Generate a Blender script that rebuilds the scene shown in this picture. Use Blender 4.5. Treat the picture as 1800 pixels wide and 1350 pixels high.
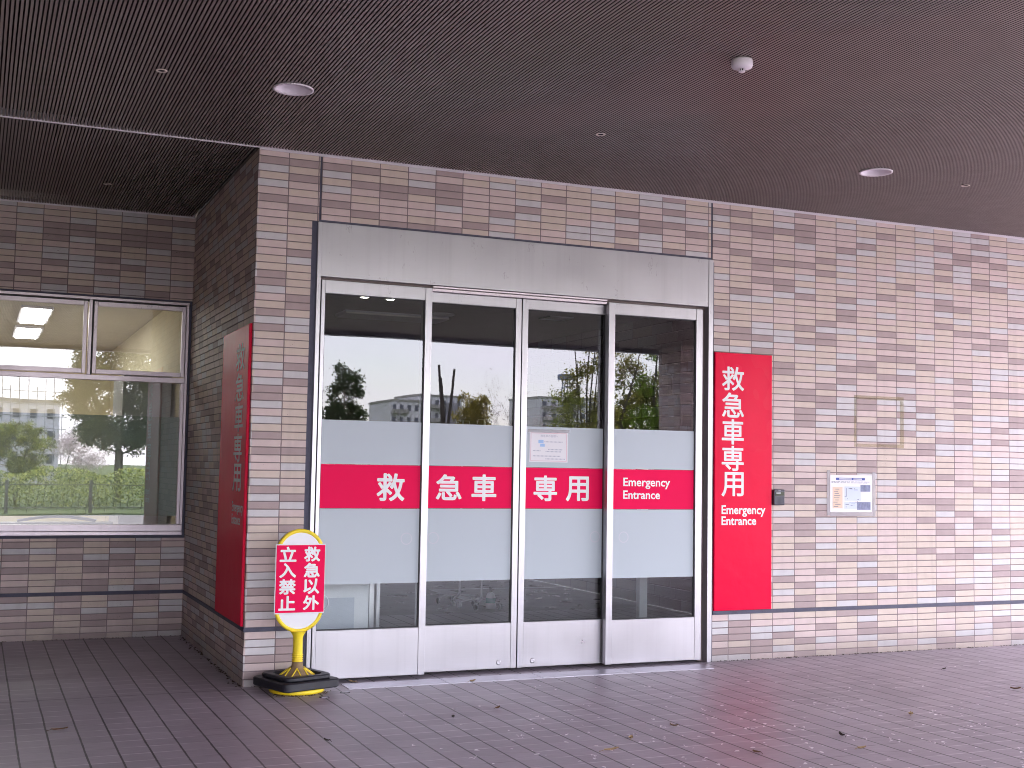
import bpy, math, random
import numpy as np
from mathutils import Vector, Matrix
R = math.radians
for _o in list(bpy.data.objects): bpy.data.objects.remove(_o)
SC = bpy.context.scene
COL = SC.collection

# ------------------------------------------------------------------ camera
YAW, PIT, ROL = 0.4091754, 0.0687267, 0.0169222
CAM = Vector((-1.61600, -7.93191, 1.40539))
fwd = Vector((math.sin(YAW)*math.cos(PIT), math.cos(YAW)*math.cos(PIT), math.sin(PIT)))
rt = Vector((math.cos(YAW), -math.sin(YAW), 0.0)); up = rt.cross(fwd)
rr = rt*math.cos(ROL) + up*math.sin(ROL); uu = up*math.cos(ROL) - rt*math.sin(ROL)
cd = bpy.data.cameras.new('camera'); cam = bpy.data.objects.new('camera', cd); COL.objects.link(cam)
M = Matrix((rr, uu, -fwd)).transposed().to_4x4(); M.translation = CAM
cam.matrix_world = M
cd.sensor_fit = 'HORIZONTAL'; cd.sensor_width = 36.0; cd.lens = 36.0*2169.417/1800.0
cd.clip_start = 0.05; cd.clip_end = 2000
SC.camera = cam

# ------------------------------------------------------------------ sky, sun, exposure
SUN_EL, SUN_AZ = R(48), R(150)          # azimuth clockwise from +y: the sun is behind the camera, to the right
W = bpy.data.worlds.new('World'); SC.world = W; W.use_nodes = True
nt = W.node_tree; nt.nodes.clear()
out = nt.nodes.new('ShaderNodeOutputWorld'); bg = nt.nodes.new('ShaderNodeBackground')
sky = nt.nodes.new('ShaderNodeTexSky'); sky.sky_type = 'NISHITA'; sky.sun_disc = False
sky.sun_elevation = SUN_EL; sky.sun_rotation = SUN_AZ
tc = nt.nodes.new('ShaderNodeTexCoord'); mp = nt.nodes.new('ShaderNodeMapping')
mp.inputs['Scale'].default_value = (2.6, 2.6, 9.0)
nz = nt.nodes.new('ShaderNodeTexNoise'); nz.inputs['Scale'].default_value = 1.7; nz.inputs['Detail'].default_value = 8
nz.inputs['Roughness'].default_value = 0.55
rp = nt.nodes.new('ShaderNodeValToRGB')
rp.color_ramp.elements[0].position = 0.36; rp.color_ramp.elements[0].color = (0.42, 0.42, 0.42, 1)
rp.color_ramp.elements[1].position = 0.62; rp.color_ramp.elements[1].color = (1, 1, 1, 1)
cl = nt.nodes.new('ShaderNodeRGB'); cl.outputs[0].default_value = (8.9, 8.6, 9.7, 1)
mx = nt.nodes.new('ShaderNodeMix'); mx.data_type = 'RGBA'
nt.links.new(tc.outputs['Generated'], mp.inputs['Vector']); nt.links.new(mp.outputs[0], nz.inputs['Vector'])
nt.links.new(nz.outputs['Fac'], rp.inputs[0]); nt.links.new(rp.outputs[0], mx.inputs[0])
nt.links.new(sky.outputs[0], mx.inputs[6]); nt.links.new(cl.outputs[0], mx.inputs[7])
nt.links.new(mx.outputs[2], bg.inputs['Color']); bg.inputs['Strength'].default_value = 0.12
nt.links.new(bg.outputs[0], out.inputs['Surface'])
sd = bpy.data.lights.new('sun', 'SUN'); sd.energy = 3.0; sd.angle = R(10); sd.color = (1.0, 0.96, 0.92)
so = bpy.data.objects.new('sun', sd); COL.objects.link(so)
sdir = Vector((math.sin(SUN_AZ)*math.cos(SUN_EL), math.cos(SUN_AZ)*math.cos(SUN_EL), math.sin(SUN_EL)))
so.rotation_euler = sdir.to_track_quat('Z', 'Y').to_euler()
VS = SC.view_settings
VS.view_transform = 'Standard'; VS.look = 'None'; VS.gamma = 1.0; VS.use_curve_mapping = False
VS.exposure = 3.15
SC.cycles.max_bounces = 10; SC.cycles.transparent_max_bounces = 24
SC.cycles.diffuse_bounces = 6; SC.cycles.glossy_bounces = 5
SC.cycles.caustics_reflective = False; SC.cycles.caustics_refractive = False
SC.cycles.use_denoising = True; SC.cycles.filter_width = 1.0

# ------------------------------------------------------------------ helpers: objects
ORI = {}
def tag(o, label=None, cat=None, group=None, kind=None):
    if label: o['label'] = label
    if cat: o['category'] = cat
    if group: o['group'] = group
    if kind: o['kind'] = kind
    return o
def thing(name, loc, label, cat, group=None, kind=None):
    o = bpy.data.objects.new(name, None); COL.objects.link(o); o.location = loc
    o.empty_display_size = 0.1
    ORI[o.name] = Vector(loc)
    return tag(o, label, cat, group, kind)
def link_mesh(name, me, mats, parent=None, loc=None):
    o = bpy.data.objects.new(name, me); COL.objects.link(o)
    for m in (mats if isinstance(mats, (list, tuple)) else [mats]): me.materials.append(m)
    if parent is not None:
        o.parent = parent; ORI[o.name] = ORI[parent.name]
    else:
        o.location = loc or (0, 0, 0); ORI[o.name] = Vector(loc or (0, 0, 0))
    return o
def dup(root, loc, label=None, rotz=None):
    c = root.copy(); COL.objects.link(c); c.location = loc
    if rotz is not None: c.rotation_euler = (0, 0, rotz)
    if label: c['label'] = label
    for ch in list(root.children):
        k = ch.copy(); COL.objects.link(k); k.parent = c
        for g in list(ch.children):
            h = g.copy(); COL.objects.link(h); h.parent = k
    return c

class MB:
    """collects shapes in world coordinates; build() links them as one mesh object"""
    def __init__(s): s.v = []; s.f = []; s.mi = []; s.sm = []
    def add(s, vs, fs, mi=0, smooth=False):
        n = len(s.v); s.v += [tuple(p) for p in vs]
        s.f += [tuple(i+n for i in f) for f in fs]
        s.mi += [mi]*len(fs); s.sm += [smooth]*len(fs)
        return s
    def box(s, x0, x1, y0, y1, z0, z1, mi=0, xf=None):
        vs = [(x0,y0,z0),(x1,y0,z0),(x1,y1,z0),(x0,y1,z0),(x0,y0,z1),(x1,y0,z1),(x1,y1,z1),(x0,y1,z1)]
        if xf: vs = [xf(Vector(p)) for p in vs]
        return s.add(vs, [(0,3,2,1),(4,5,6,7),(0,1,5,4),(1,2,6,5),(2,3,7,6),(3,0,4,7)], mi)
    def quad(s, a, b, c, d, mi=0): return s.add([a,b,c,d], [(0,1,2,3)], mi)
    def tube(s, pts, rads, n=8, mi=0, cap=True, closed=False):
        pts = [Vector(p) for p in pts]; L = len(pts)
        if not isinstance(rads, (list, tuple)): rads = [rads]*L
        vs = []; prev = None
        for i, p in enumerate(pts):
            if closed: d = pts[(i+1) % L]-pts[i-1]
            else: d = pts[min(i+1, L-1)]-pts[max(i-1, 0)]
            d.normalize()
            if prev is None:
                a = d.cross(Vector((0,0,1)))
                if a.length < 1e-3: a = d.cross(Vector((1,0,0)))
            else: a = prev - d*prev.dot(d)
            a.normalize(); prev = a; b = d.cross(a)
            for k in range(n):
                t = 2*math.pi*k/n
                vs.append(p + (a*math.cos(t)+b*math.sin(t))*rads[i])
        fs = []
        for i in range(L if closed else L-1):
            j = (i+1) % L
            for k in range(n):
                k2 = (k+1) % n
                fs.append((i*n+k, i*n+k2, j*n+k2, j*n+k))
        s.add(vs, fs, mi, True)
        if cap and not closed:
            s.add(vs[:n], [tuple(range(n))[::-1]], mi); s.add(vs[-n:], [tuple(range(n))], mi)
        return s
    def lathe(s, c, prof, n=32, mi=0, smooth=True):
        """prof: list of (radius, z) about the vertical axis through c"""
        vs = []; fs = []
        for r, z in prof:
            for k in range(n):
                t = 2*math.pi*k/n; vs.append((c[0]+r*math.cos(t), c[1]+r*math.sin(t), c[2]+z))
        for i in range(len(prof)-1):
            for k in range(n):
                k2 = (k+1) % n; fs.append((i*n+k, i*n+k2, (i+1)*n+k2, (i+1)*n+k))
        return s.add(vs, fs, mi, smooth)
    def prism(s, outline, z0, z1, mi=0, bev=0.0):
        """outline: closed list of (x, y), counter-clockwise"""
        n = len(outline)
        cx = sum(p[0] for p in outline)/n; cy = sum(p[1] for p in outline)/n
        def ring(k, z): return [(cx+(x-cx)*k, cy+(y-cy)*k, z) for x, y in outline]
        if bev:
            r = max(math.hypot(x-cx, y-cy) for x, y in outline); k = 1-bev/r
            rings = [ring(k, z0), ring(1, z0+bev), ring(1, z1-bev), ring(k, z1)]
        else: rings = [ring(1, z0), ring(1, z1)]
        vs = sum(rings, []); fs = [tuple(range(n))[::-1], tuple(range((len(rings)-1)*n, len(rings)*n))]
        for i in range(len(rings)-1):
            for k in range(n):
                k2 = (k+1) % n; fs.append((i*n+k, i*n+k2, (i+1)*n+k2, (i+1)*n+k))
        return s.add(vs, fs, mi)
    def mesh(s, name, origin=(0,0,0), uvoff=None, bevel=0):
        o = Vector(origin)
        me = bpy.data.meshes.new(name)
        me.from_pydata([tuple(Vector(p)-o) for p in s.v], [], s.f)
        me.polygons.foreach_set('material_index', s.mi)
        me.polygons.foreach_set('use_smooth', s.sm)
        if uvoff is not None:
            uv = me.uv_layers.new(name='UVMap')
            for pl in me.polygons:
                nx, ny, nzv = (abs(c) for c in pl.normal)
                for li in pl.loop_indices:
                    p = s.v[me.loops[li].vertex_index]
                    if ny >= nx and ny >= nzv: a = (p[0]-uvoff[0], p[2]-uvoff[2])
                    elif nx >= nzv: a = (p[1]-uvoff[1], p[2]-uvoff[2])
                    else: a = (p[0]-uvoff[0], p[1]-uvoff[1])
                    uv.data[li].uv = a
        me.update()
        return me
    def build(s, name, mats, parent=None, loc=None, uvoff=None, bevel=0.0):
        org = ORI[parent.name] if parent is not None else Vector(loc or (0,0,0))
        o = link_mesh(name, s.mesh(name, org, uvoff), mats, parent, loc)
        if bevel:
            b = o.modifiers.new('bevel', 'BEVEL'); b.width = bevel; b.segments = 2; b.limit_method = 'ANGLE'
        return o

# ------------------------------------------------------------------ helpers: materials
class NG:
    def __init__(s, name):
        s.m = bpy.data.materials.new(name); s.m.use_nodes = True
        s.t = s.m.node_tree; s.t.nodes.clear()
        s.out = s.t.nodes.new('ShaderNodeOutputMaterial')
    def n(s, typ, ins=None, **kw):
        nd = s.t.nodes.new(typ)
        for k, v in kw.items(): setattr(nd, k, v)
        for k, v in (ins or {}).items(): s.set(nd, k, v)
        return nd
    def set(s, nd, k, v):
        i = nd.inputs[k]
        if isinstance(v, bpy.types.NodeSocket): s.t.links.new(v, i)
        elif isinstance(v, (tuple, list)) and len(v) == 3 and i.type == 'RGBA': i.default_value = (*v, 1)
        else: i.default_value = v
    def math(s, op, a, b=None, c=None, clamp=False):
        nd = s.n('ShaderNodeMath', operation=op, use_clamp=clamp)
        for k, v in enumerate((a, b, c)):
            if v is not None: s.set(nd, k, v)
        return nd.outputs[0]
    def mix(s, f, a, b, typ='MIX'):
        nd = s.n('ShaderNodeMix', data_type='RGBA', blend_type=typ)
        s.set(nd, 0, f); s.set(nd, 6, a); s.set(nd, 7, b); return nd.outputs[2]
    def ramp(s, f, stops, interp='LINEAR'):
        nd = s.n('ShaderNodeValToRGB'); r = nd.color_ramp; r.interpolation = interp
        while len(r.elements) < len(stops): r.elements.new(0.5)
        for e, (p, c) in zip(r.elements, stops):
            e.position = p; e.color = (*c, 1) if len(c) == 3 else c
        s.set(nd, 0, f); return nd.outputs[0]
    def noise(s, scale, detail=3, vec=None, rough=0.5, out='Fac', dims='3D'):
        nd = s.n('ShaderNodeTexNoise', {'Scale': scale, 'Detail': detail, 'Roughness': rough}, noise_dimensions=dims)
        if vec is not None: s.set(nd, 'Vector', vec)
        return nd.outputs[out]
    def pos(s): return s.n('ShaderNodeNewGeometry').outputs['Position']
    def bsdf(s, color, rough, metallic=0.0, normal=None, spec=0.5, **kw):
        p = s.n('ShaderNodeBsdfPrincipled')
        s.set(p, 'Base Color', color); s.set(p, 'Roughness', rough); s.set(p, 'Metallic', metallic)
        s.set(p, 'Specular IOR Level', spec)
        if normal is not None: s.set(p, 'Normal', normal)
        for k, v in kw.items(): s.set(p, k.replace('_', ' '), v)
        s.t.links.new(p.outputs[0], s.out.inputs[0]); return p
    def bump(s, h, dist, strength=1.0):
        return s.n('ShaderNodeBump', {'Height': h, 'Distance': dist, 'Strength': strength}).outputs[0]

def mat(name, col, rough=0.5, metallic=0.0, var=0.12, scale=6.0, bump=0.0, spec=0.5, fine=0.0, **kw):
    g = NG(name); P = g.pos()
    a = g.noise(scale, 5, P); v = g.math('MULTIPLY_ADD', a, 2*var, 1-var)
    c = g.mix(1.0, col, g.n('ShaderNodeCombineColor', {0: v, 1: v, 2: v}).outputs[0], 'MULTIPLY')
    if fine:
        b = g.noise(scale*30, 2, P)
        w = g.math('MULTIPLY_ADD', b, 2*fine, 1-fine)
        c = g.mix(1.0, c, g.n('ShaderNodeCombineColor', {0: w, 1: w, 2: w}).outputs[0], 'MULTIPLY')
    r = g.math('MULTIPLY_ADD', g.noise(scale*2.3, 4, P), 0.2, rough-0.1, clamp=True)
    nrm = g.bump(g.noise(scale*20, 3, P), bump) if bump else None
    g.bsdf(c, r, metallic, nrm, spec, **kw)
    return g.m

TW, TH = 0.20035, 0.05
def mat_tile(name, running, TW=.20035, TH=.05, dim=1.0):
    g = NG(name)
    uv = g.n('ShaderNodeUVMap', uv_map='UVMap').outputs[0]
    sp = g.n('ShaderNodeSeparateXYZ'); g.set(sp, 0, uv)
    v = g.math('DIVIDE', sp.outputs[1], TH); row = g.math('FLOOR', v)
    u = g.math('DIVIDE', sp.outputs[0], TW)
    if running:
        off = g.math('MULTIPLY', g.math('FLOORED_MODULO', row, 2.0), 0.5)
        off = g.math('ADD', off, g.math('MULTIPLY', g.math('FLOORED_MODULO', row, 3.0), 0.25))
        u = g.math('ADD', u, off)
    colm = g.math('FLOOR', u)
    fu = g.math('SUBTRACT', u, colm); fv = g.math('SUBTRACT', v, row)
    idx = g.n('ShaderNodeCombineXYZ'); g.set(idx, 0, colm); g.set(idx, 1, row); g.set(idx, 2, 7.3 if running else 3.1)
    wn = g.n('ShaderNodeTexWhiteNoise', noise_dimensions='3D'); g.set(wn, 0, idx.outputs[0])
    rnd = wn.outputs['Value']; rc = g.n('ShaderNodeSeparateColor'); g.set(rc, 0, wn.outputs['Color'])
    white, beige, pink, dark = (.61,.585,.60), (.615,.51,.445), (.60,.482,.462), (.375,.29,.285)
    base = g.ramp(rnd, [(0, white), (.22, beige), (.50, pink), (.775, dark)], 'CONSTANT')
    P = g.pos()
    var = g.math('MULTIPLY_ADD', rc.outputs[0], .16, .92)
    cloud = g.math('MULTIPLY_ADD', g.noise(14, 4, P), .22, .89)
    grain = g.math('MULTIPLY_ADD', g.noise(420, 2, P), .16, .92)
    k = g.math('MULTIPLY', g.math('MULTIPLY', var, cloud), g.math('MULTIPLY', grain, dim))
    base = g.mix(1.0, base, g.n('ShaderNodeCombineColor', {0: k, 1: k, 2: k}).outputs[0], 'MULTIPLY')
    # iron specks in some of the tiles
    vor = g.n('ShaderNodeTexNoise', {'Scale': 95.0, 'Detail': 3.0, 'Roughness': .65}); g.set(vor, 'Vector', P)
    sp_m = g.math('GREATER_THAN', vor.outputs['Fac'], .685)
    patch = g.math('GREATER_THAN', g.noise(3.2, 2, P), .50)
    some = g.math('GREATER_THAN', rc.outputs[1], .45)
    base = g.mix(g.math('MULTIPLY', g.math('MULTIPLY', g.math('MULTIPLY', sp_m, patch), some), .8), base, (.11,.065,.05))
    # grime streaked up from the paving and a few run marks
    z = g.n('ShaderNodeSeparateXYZ'); g.set(z, 0, P)
    low = g.n('ShaderNodeMapRange', {'Value': g.math('SUBTRACT', z.outputs[2], g.math('MULTIPLY', g.noise(7, 5, P, .65), .26)), 'From Min': -.12, 'From Max': .10, 'To Min': .55, 'To Max': 0.0}).outputs[0]
    base = g.mix(low, base, (.17,.135,.13))
    runm = g.n('ShaderNodeMapping', {'Scale': (7.0, 7.0, .35)}); g.set(runm, 0, P)
    run = g.n('ShaderNodeMapRange', {'Value': g.noise(1.0, 5, runm.outputs[0], .6), 'From Min': .56, 'From Max': .74, 'To Min': 0.0, 'To Max': .20}).outputs[0]
    base = g.mix(run, base, (.24,.19,.175))
    jx, jy = .0052/TW, .0050/TH
    du = g.math('MINIMUM', fu, g.math('SUBTRACT', 1.0, fu)); dv = g.math('MINIMUM', fv, g.math('SUBTRACT', 1.0, fv))
    wob = g.math('MULTIPLY_ADD', g.noise(60, 2, P), .012, -.006)
    eu = g.math('DIVIDE', g.math('ADD', du, g.math('MULTIPLY', wob, .25)), jx/2)
    ev = g.math('DIVIDE', g.math('ADD', dv, wob), jy/2)
    e = g.math('MINIMUM', eu, ev)
    tile = g.n('ShaderNodeMapRange', {'Value': e, 'From Min': .85, 'From Max': 1.25}, interpolation_type='SMOOTHSTEP').outputs[0]
    jc = g.ramp(g.noise(9, 4, P), [(.3, (.17*dim,.13*dim,.135*dim)), (.7, (.25*dim,.205*dim,.21*dim))])
    col = g.mix(tile, jc, base)
    rough = g.math('MULTIPLY_ADD', tile, -.28, .86)
    h = g.n('ShaderNodeMapRange', {'Value': e, 'From Min': .5, 'From Max': 2.2}, interpolation_type='SMOOTHSTEP').outputs[0]
    h = g.math('ADD', h, g.math('MULTIPLY', g.noise(30, 3, P), .12))
    h = g.math('ADD', h, g.math('MULTIPLY', rc.outputs[2], .15))
    g.bsdf(col, rough, 0, g.bump(h, .0035, .8), .35)
    return g.m

def mat_paving(name):
    g = NG(name); P = g.pos(); s = g.n('ShaderNodeSeparateXYZ'); g.set(s, 0, P)
    T = .15
    wx = g.math('MULTIPLY_ADD', g.noise(2.0, 2, P), .008, -.004)
    ph = g.math('MULTIPLY_ADD', g.math('LESS_THAN', s.outputs[0], -.012), -.112, .10)   # the courses start afresh at the movement joint
    u = g.math('DIVIDE', g.math('ADD', g.math('SUBTRACT', s.outputs[0], ph), wx), T)
    v = g.math('DIVIDE', g.math('ADD', g.math('ADD', s.outputs[1], .1375), wx), T)
    iu, iv = g.math('FLOOR', u), g.math('FLOOR', v)
    fu, fv = g.math('SUBTRACT', u, iu), g.math('SUBTRACT', v, iv)
    du = g.math('MULTIPLY', g.math('MINIMUM', fu, g.math('SUBTRACT', 1.0, fu)), T)
    dv = g.math('MULTIPLY', g.math('MINIMUM', fv, g.math('SUBTRACT', 1.0, fv)), T)
    idx = g.n('ShaderNodeCombineXYZ'); g.set(idx, 0, iu); g.set(idx, 1, iv)
    wn = g.n('ShaderNodeTexWhiteNoise', noise_dimensions='2D'); g.set(wn, 0, idx.outputs[0])
    base = g.ramp(wn.outputs['Value'], [(0, (.325,.272,.328)), (.5, (.353,.297,.355)), (1, (.38,.322,.382))])
    big = g.math('MULTIPLY_ADD', g.noise(.9, 5, P, .6), .75, .62)
    stk = g.n('ShaderNodeMapping', {'Scale': (9.0, 60.0, 1.0)}); g.set(stk, 0, P)
    streak = g.math('MULTIPLY_ADD', g.noise(1.0, 4, stk.outputs[0], .65), .50, .75)
    grain = g.math('MULTIPLY_ADD', g.noise(650, 2, P), .42, .79)
    k = g.math('MULTIPLY', g.math('MULTIPLY', big, grain), streak)
    base = g.mix(1.0, base, g.n('ShaderNodeCombineColor', {0: k, 1: k, 2: k}).outputs[0], 'MULTIPLY')
    wear = g.noise(1.6, 4, P, .6)
    jn = g.math('MULTIPLY_ADD', g.noise(24, 3, P), .0052, .0014)
    lx = g.n('ShaderNodeMapRange', {'Value': g.math('SUBTRACT', du, jn), 'From Min': 0.0, 'From Max': .0016}, interpolation_type='SMOOTHSTEP').outputs[0]
    jn2 = g.math('MULTIPLY_ADD', g.noise(17, 3, P), .0060, .0008)
    ly = g.n('ShaderNodeMapRange', {'Value': g.math('SUBTRACT', dv, jn2), 'From Min': 0.0, 'From Max': .0012}, interpolation_type='SMOOTHSTEP').outputs[0]
    chalk = g.ramp(wear, [(.36, (.20,.17,.195)), (.54, (.62,.56,.61))])
    col = g.mix(ly, chalk, base)
    col = g.mix(lx, g.ramp(g.noise(5, 3, P), [(.3, (.022,.016,.022)), (.75, (.065,.05,.058))]), col)
    # two wider open movement joints
    m1 = g.math('LESS_THAN', g.math('ABSOLUTE', g.math('ADD', s.outputs[0], .012)), .0055)
    m2 = g.math('MULTIPLY', g.math('LESS_THAN', g.math('ABSOLUTE', g.math('ADD', s.outputs[1], .075)), .004), g.math('LESS_THAN', s.outputs[0], 0.0))
    m1 = g.math('MULTIPLY', m1, g.math('LESS_THAN', s.outputs[1], -.07))
    col = g.mix(g.math('MAXIMUM', m1, m2), col, (.018,.013,.017))
    spot = g.math('GREATER_THAN', g.noise(120, 2, P), .72)
    col = g.mix(g.math('MULTIPLY', spot, .35), col, (.05,.04,.045))
    rough = g.math('MULTIPLY_ADD', g.noise(3.0, 4, P), .22, .33)
    h = g.math('ADD', g.math('MINIMUM', lx, ly), g.math('MULTIPLY', g.noise(500, 2, P), .25))
    g.bsdf(col, rough, 0, g.bump(h, .0016, .6), .75)
    return g.m

def mat_steel(name, col=(.45,.435,.465), rough=.32):
    g = NG(name); P = g.pos()
    mpn = g.n('ShaderNodeMapping', {'Scale': (1.5, 1.5, 160.0)}); g.set(mpn, 0, P)
    hair = g.noise(4.0, 3, mpn.outputs[0], .6)
    blot = g.noise(2.6, 5, P, .6)
    k = g.math('MULTIPLY', g.math('MULTIPLY_ADD', hair, .10, .95), g.math('MULTIPLY_ADD', blot, .16, .92))
    c = g.mix(1.0, col, g.n('ShaderNodeCombineColor', {0: k, 1: k, 2: k}).outputs[0], 'MULTIPLY')
    # short scuffs, on the header and the top rails only
    sc = g.n('ShaderNodeMapping', {'Scale': (1.0, 1.0, .30), 'Rotation': (0, .7, 0)}); g.set(sc, 0, P)
    zz = g.n('ShaderNodeSeparateXYZ'); g.set(zz, 0, P)
    line = g.math('LESS_THAN', g.math('ABSOLUTE', g.math('SUBTRACT', g.noise(22, 3, sc.outputs[0], .6), .5)), .010)
    where = g.math('MULTIPLY', g.math('GREATER_THAN', g.noise(7, 3, P), .60), g.math('GREATER_THAN', zz.outputs[2], 2.45))
    c = g.mix(g.math('MULTIPLY', g.math('MULTIPLY', line, where), .38), c, (.20,.17,.19))
    run = g.n('ShaderNodeMapping', {'Scale': (22.0, 22.0, .5)}); g.set(run, 0, P)
    rk = g.n('ShaderNodeMapRange', {'Value': g.noise(1.0, 4, run.outputs[0], .6), 'From Min': .50, 'From Max': .78, 'To Min': 0.0, 'To Max': .22}).outputs[0]
    c = g.mix(rk, c, (.30,.27,.30))
    r = g.math('MULTIPLY_ADD', blot, .22, rough-.11)
    g.bsdf(c, r, .82, g.bump(hair, .0004, .35), .5)
    return g.m

def mat_glass(name, ior, tint=(.93,.96,.95)):
    g = NG(name)
    fr = g.n('ShaderNodeFresnel', {'IOR': ior}).outputs[0]
    geo = g.n('ShaderNodeNewGeometry')
    fr = g.math('MULTIPLY', fr, g.math('SUBTRACT', 1.0, geo.outputs['Backfacing']))
    tr = g.n('ShaderNodeBsdfTransparent', {'Color': tint})
    wob = g.bump(g.noise(1.3, 2, geo.outputs['Position']), .0005, 1.0)
    gl = g.n('ShaderNodeBsdfGlossy', {'Color': (.97,.98,1.0), 'Roughness': .0}); g.set(gl, 'Normal', wob)
    mxs = g.n('ShaderNodeMixShader'); g.set(mxs, 0, fr)
    g.t.links.new(tr.outputs[0], mxs.inputs[1]); g.t.links.new(gl.outputs[0], mxs.inputs[2])
    g.t.links.new(mxs.outputs[0], g.out.inputs[0]); return g.m

def mat_film(name, col, alpha):
    g = NG(name)
    d = g.n('ShaderNodeBsdfDiffuse', {'Color': col}); t = g.n('ShaderNodeBsdfTransparent', {'Color': (.95,.97,.95)})
    m = g.n('ShaderNodeMixShader'); g.set(m, 0, alpha)
    g.t.links.new(t.outputs[0], m.inputs[1]); g.t.links.new(d.outputs[0], m.inputs[2])
    g.t.links.new(m.outputs[0], g.out.inputs[0]); return g.m

def mat_emit(name, col, st):
    g = NG(name); e = g.n('ShaderNodeEmission', {'Color': col, 'Strength': st})
    g.t.links.new(e.outputs[0], g.out.inputs[0]); return g.m

def mat_leaf(name, cols, trans=.35):
    g = NG(name)
    info = g.n('ShaderNodeAttribute', attribute_name='shade', attribute_type='GEOMETRY').outputs['Fac']
    n = len(cols); c = g.ramp(info, [(i/(n-1), cols[i]) for i in range(n)])
    d = g.n('ShaderNodeBsdfDiffuse'); g.set(d, 0, c)
    t = g.n('ShaderNodeBsdfTranslucent'); g.set(t, 0, c)
    m = g.n('ShaderNodeMixShader'); g.set(m, 0, trans)
    g.t.links.new(d.outputs[0], m.inputs[1]); g.t.links.new(t.outputs[0], m.inputs[2])
    g.t.links.new(m.outputs[0], g.out.inputs[0]); return g.m

TILE = mat_tile('stacked_wall_tile', False); TILE_R = mat_tile('running_wall_tile', True)
PAVE = mat_paving('purple_brown_paving')
SLAT = mat('bronze_slat', (.225,.186,.172), .42, .15, .10, 3)
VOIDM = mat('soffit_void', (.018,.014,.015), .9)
STEEL = mat_steel('hairline_stainless'); ALU = mat_steel('pinkish_aluminium', (.60,.53,.57), .45)
SEAL = mat('slate_blue_sealant', (.085,.085,.125), .7, 0, .3, 20, .002)
DARKGAP = mat('dark_recess', (.03,.024,.027), .7)
GASKET = mat('black_gasket', (.02,.018,.022), .5)
RED = mat('red_acrylic', (.80,.0015,.050), .30, 0, .06, .3, .004, .11)
RED_V = mat('red_vinyl', (.84,.004,.085), .45, 0, .05, 3, 0, .08)
WHITE = mat('white_vinyl', (.80,.80,.82), .5, 0, .04, 10)
FROST = mat('frosted_film', (.50,.555,.60), .55, 0, .04, 1.4, 0, .2)
GLASS = mat_glass('door_glass', 1.80); WGLASS = mat_glass('window_glass', 2.15)
PLASTER = mat('cream_plaster', (.62,.54,.38), .85, 0, .05)
CONC = mat('concrete', (.32,.31,.30), .85, 0, .2, 3)
WPANEL = mat('white_panel', (.62,.62,.66), .5, 0, .06)
INT_DARK = mat('interior_brown_wall', (.17,.135,.12), .7, 0, .25, 2)
INT_FLOOR = mat('interior_floor', (.12,.10,.095), .3, 0, .2, 2)
WPAINT = mat('white_painted_metal', (.72,.68,.72), .45, 0, .05)

# ------------------------------------------------------------------ lettering
_tm = {}
def text_geo(s, bold):
    key = (s, bold)
    if key in _tm: return _tm[key]
    cu = bpy.data.curves.new('txt', 'FONT'); cu.body = s; cu.size = 1.0; cu.offset = bold
    cu.fill_mode = 'FRONT'; cu.resolution_u = 4
    o = bpy.data.objects.new('txt', cu); COL.objects.link(o)
    dg = bpy.context.evaluated_depsgraph_get(); dg.update()
    me = bpy.data.meshes.new_from_object(o.evaluated_get(dg))
    v = np.array([(p.co.x, p.co.y) for p in me.vertices]).reshape(-1, 2)
    f = [tuple(p.vertices) for p in me.polygons]
    bpy.data.objects.remove(o); bpy.data.curves.remove(cu); bpy.data.meshes.remove(me)
    _tm[key] = (v, f); return v, f
def put_text(mb, s, frame, a0, a1, b0, b1, bold=.022, mi=0):
    """fits the glyphs of s into the box a0..a1 (along the text) and b0..b1 (upwards) of frame(a, b)"""
    latin = all(ord(c) < 128 for c in s)
    v, f = text_geo(s, bold if latin else 0.0)
    if len(v) == 0: return
    lo, hi = v.min(0), v.max(0); q = (v-lo)/np.maximum(hi-lo, 1e-6)
    if latin or bold == 0:
        mb.add([frame(a0+(a1-a0)*x, b0+(b1-b0)*y) for x, y in q], f, mi); return
    # heavy strokes: the glyph laid down again in a small ring of offsets, each copy a hair further out
    O = Vector(frame(a0, b0)); U = Vector(frame(a0+1e-3, b0))-O; V = Vector(frame(a0, b0+1e-3))-O
    nrm = U.cross(V).normalized(); r = bold*1.05*min(a1-a0, b1-b0)
    w_, h_ = a1-a0-2*r, b1-b0-2*r
    for k in range(9):
        da, db = (r*math.cos(2*math.pi*k/8), r*math.sin(2*math.pi*k/8)) if k < 8 else (0, 0)
        mb.add([Vector(frame(a0+r+da+w_*x, b0+r+db+h_*y))+nrm*(.00006*k) for x, y in q], f, mi)

# ------------------------------------------------------------------ the setting
def structure(name, mb, m, **kw):
    o = mb.build(name, m, **kw); o['kind'] = 'structure'; return o
g0 = MB()
g0.box(-5.6, 40, -10.4, 0.0, -.15, 0.0); g0.box(-5.6, -0.0, 0.0, 2.6, -.15, -0.0)
structure('pavement', g0, PAVE)
ASPH = mat('pale_forecourt', (.17,.165,.17), .9, 0, .25, 1.2, .003, .3, .25)
structure('road', MB().box(-300, 300, -24.0, -10.55, -.3, -.10), ASPH)
structure('kerb', MB().box(-300, 300, -10.55, -10.40, -.3, .005), CONC, bevel=.01)
GRASSM = mat('grass_ground', (.075,.105,.035), .95, 0, .4, 1.5, .02, .2, .3)
structure('ground', MB().box(-400, 400, -500, -24.0, -.4, -.06), GRASSM)
structure('building_plot', MB().box(-60, -5.6, -10.4, 40, -.3, -.05).box(40, 90, -10.4, 40, -.3, -.05).box(-5.6, 40, 2.6, 40, -.3, -.16), CONC)

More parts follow.
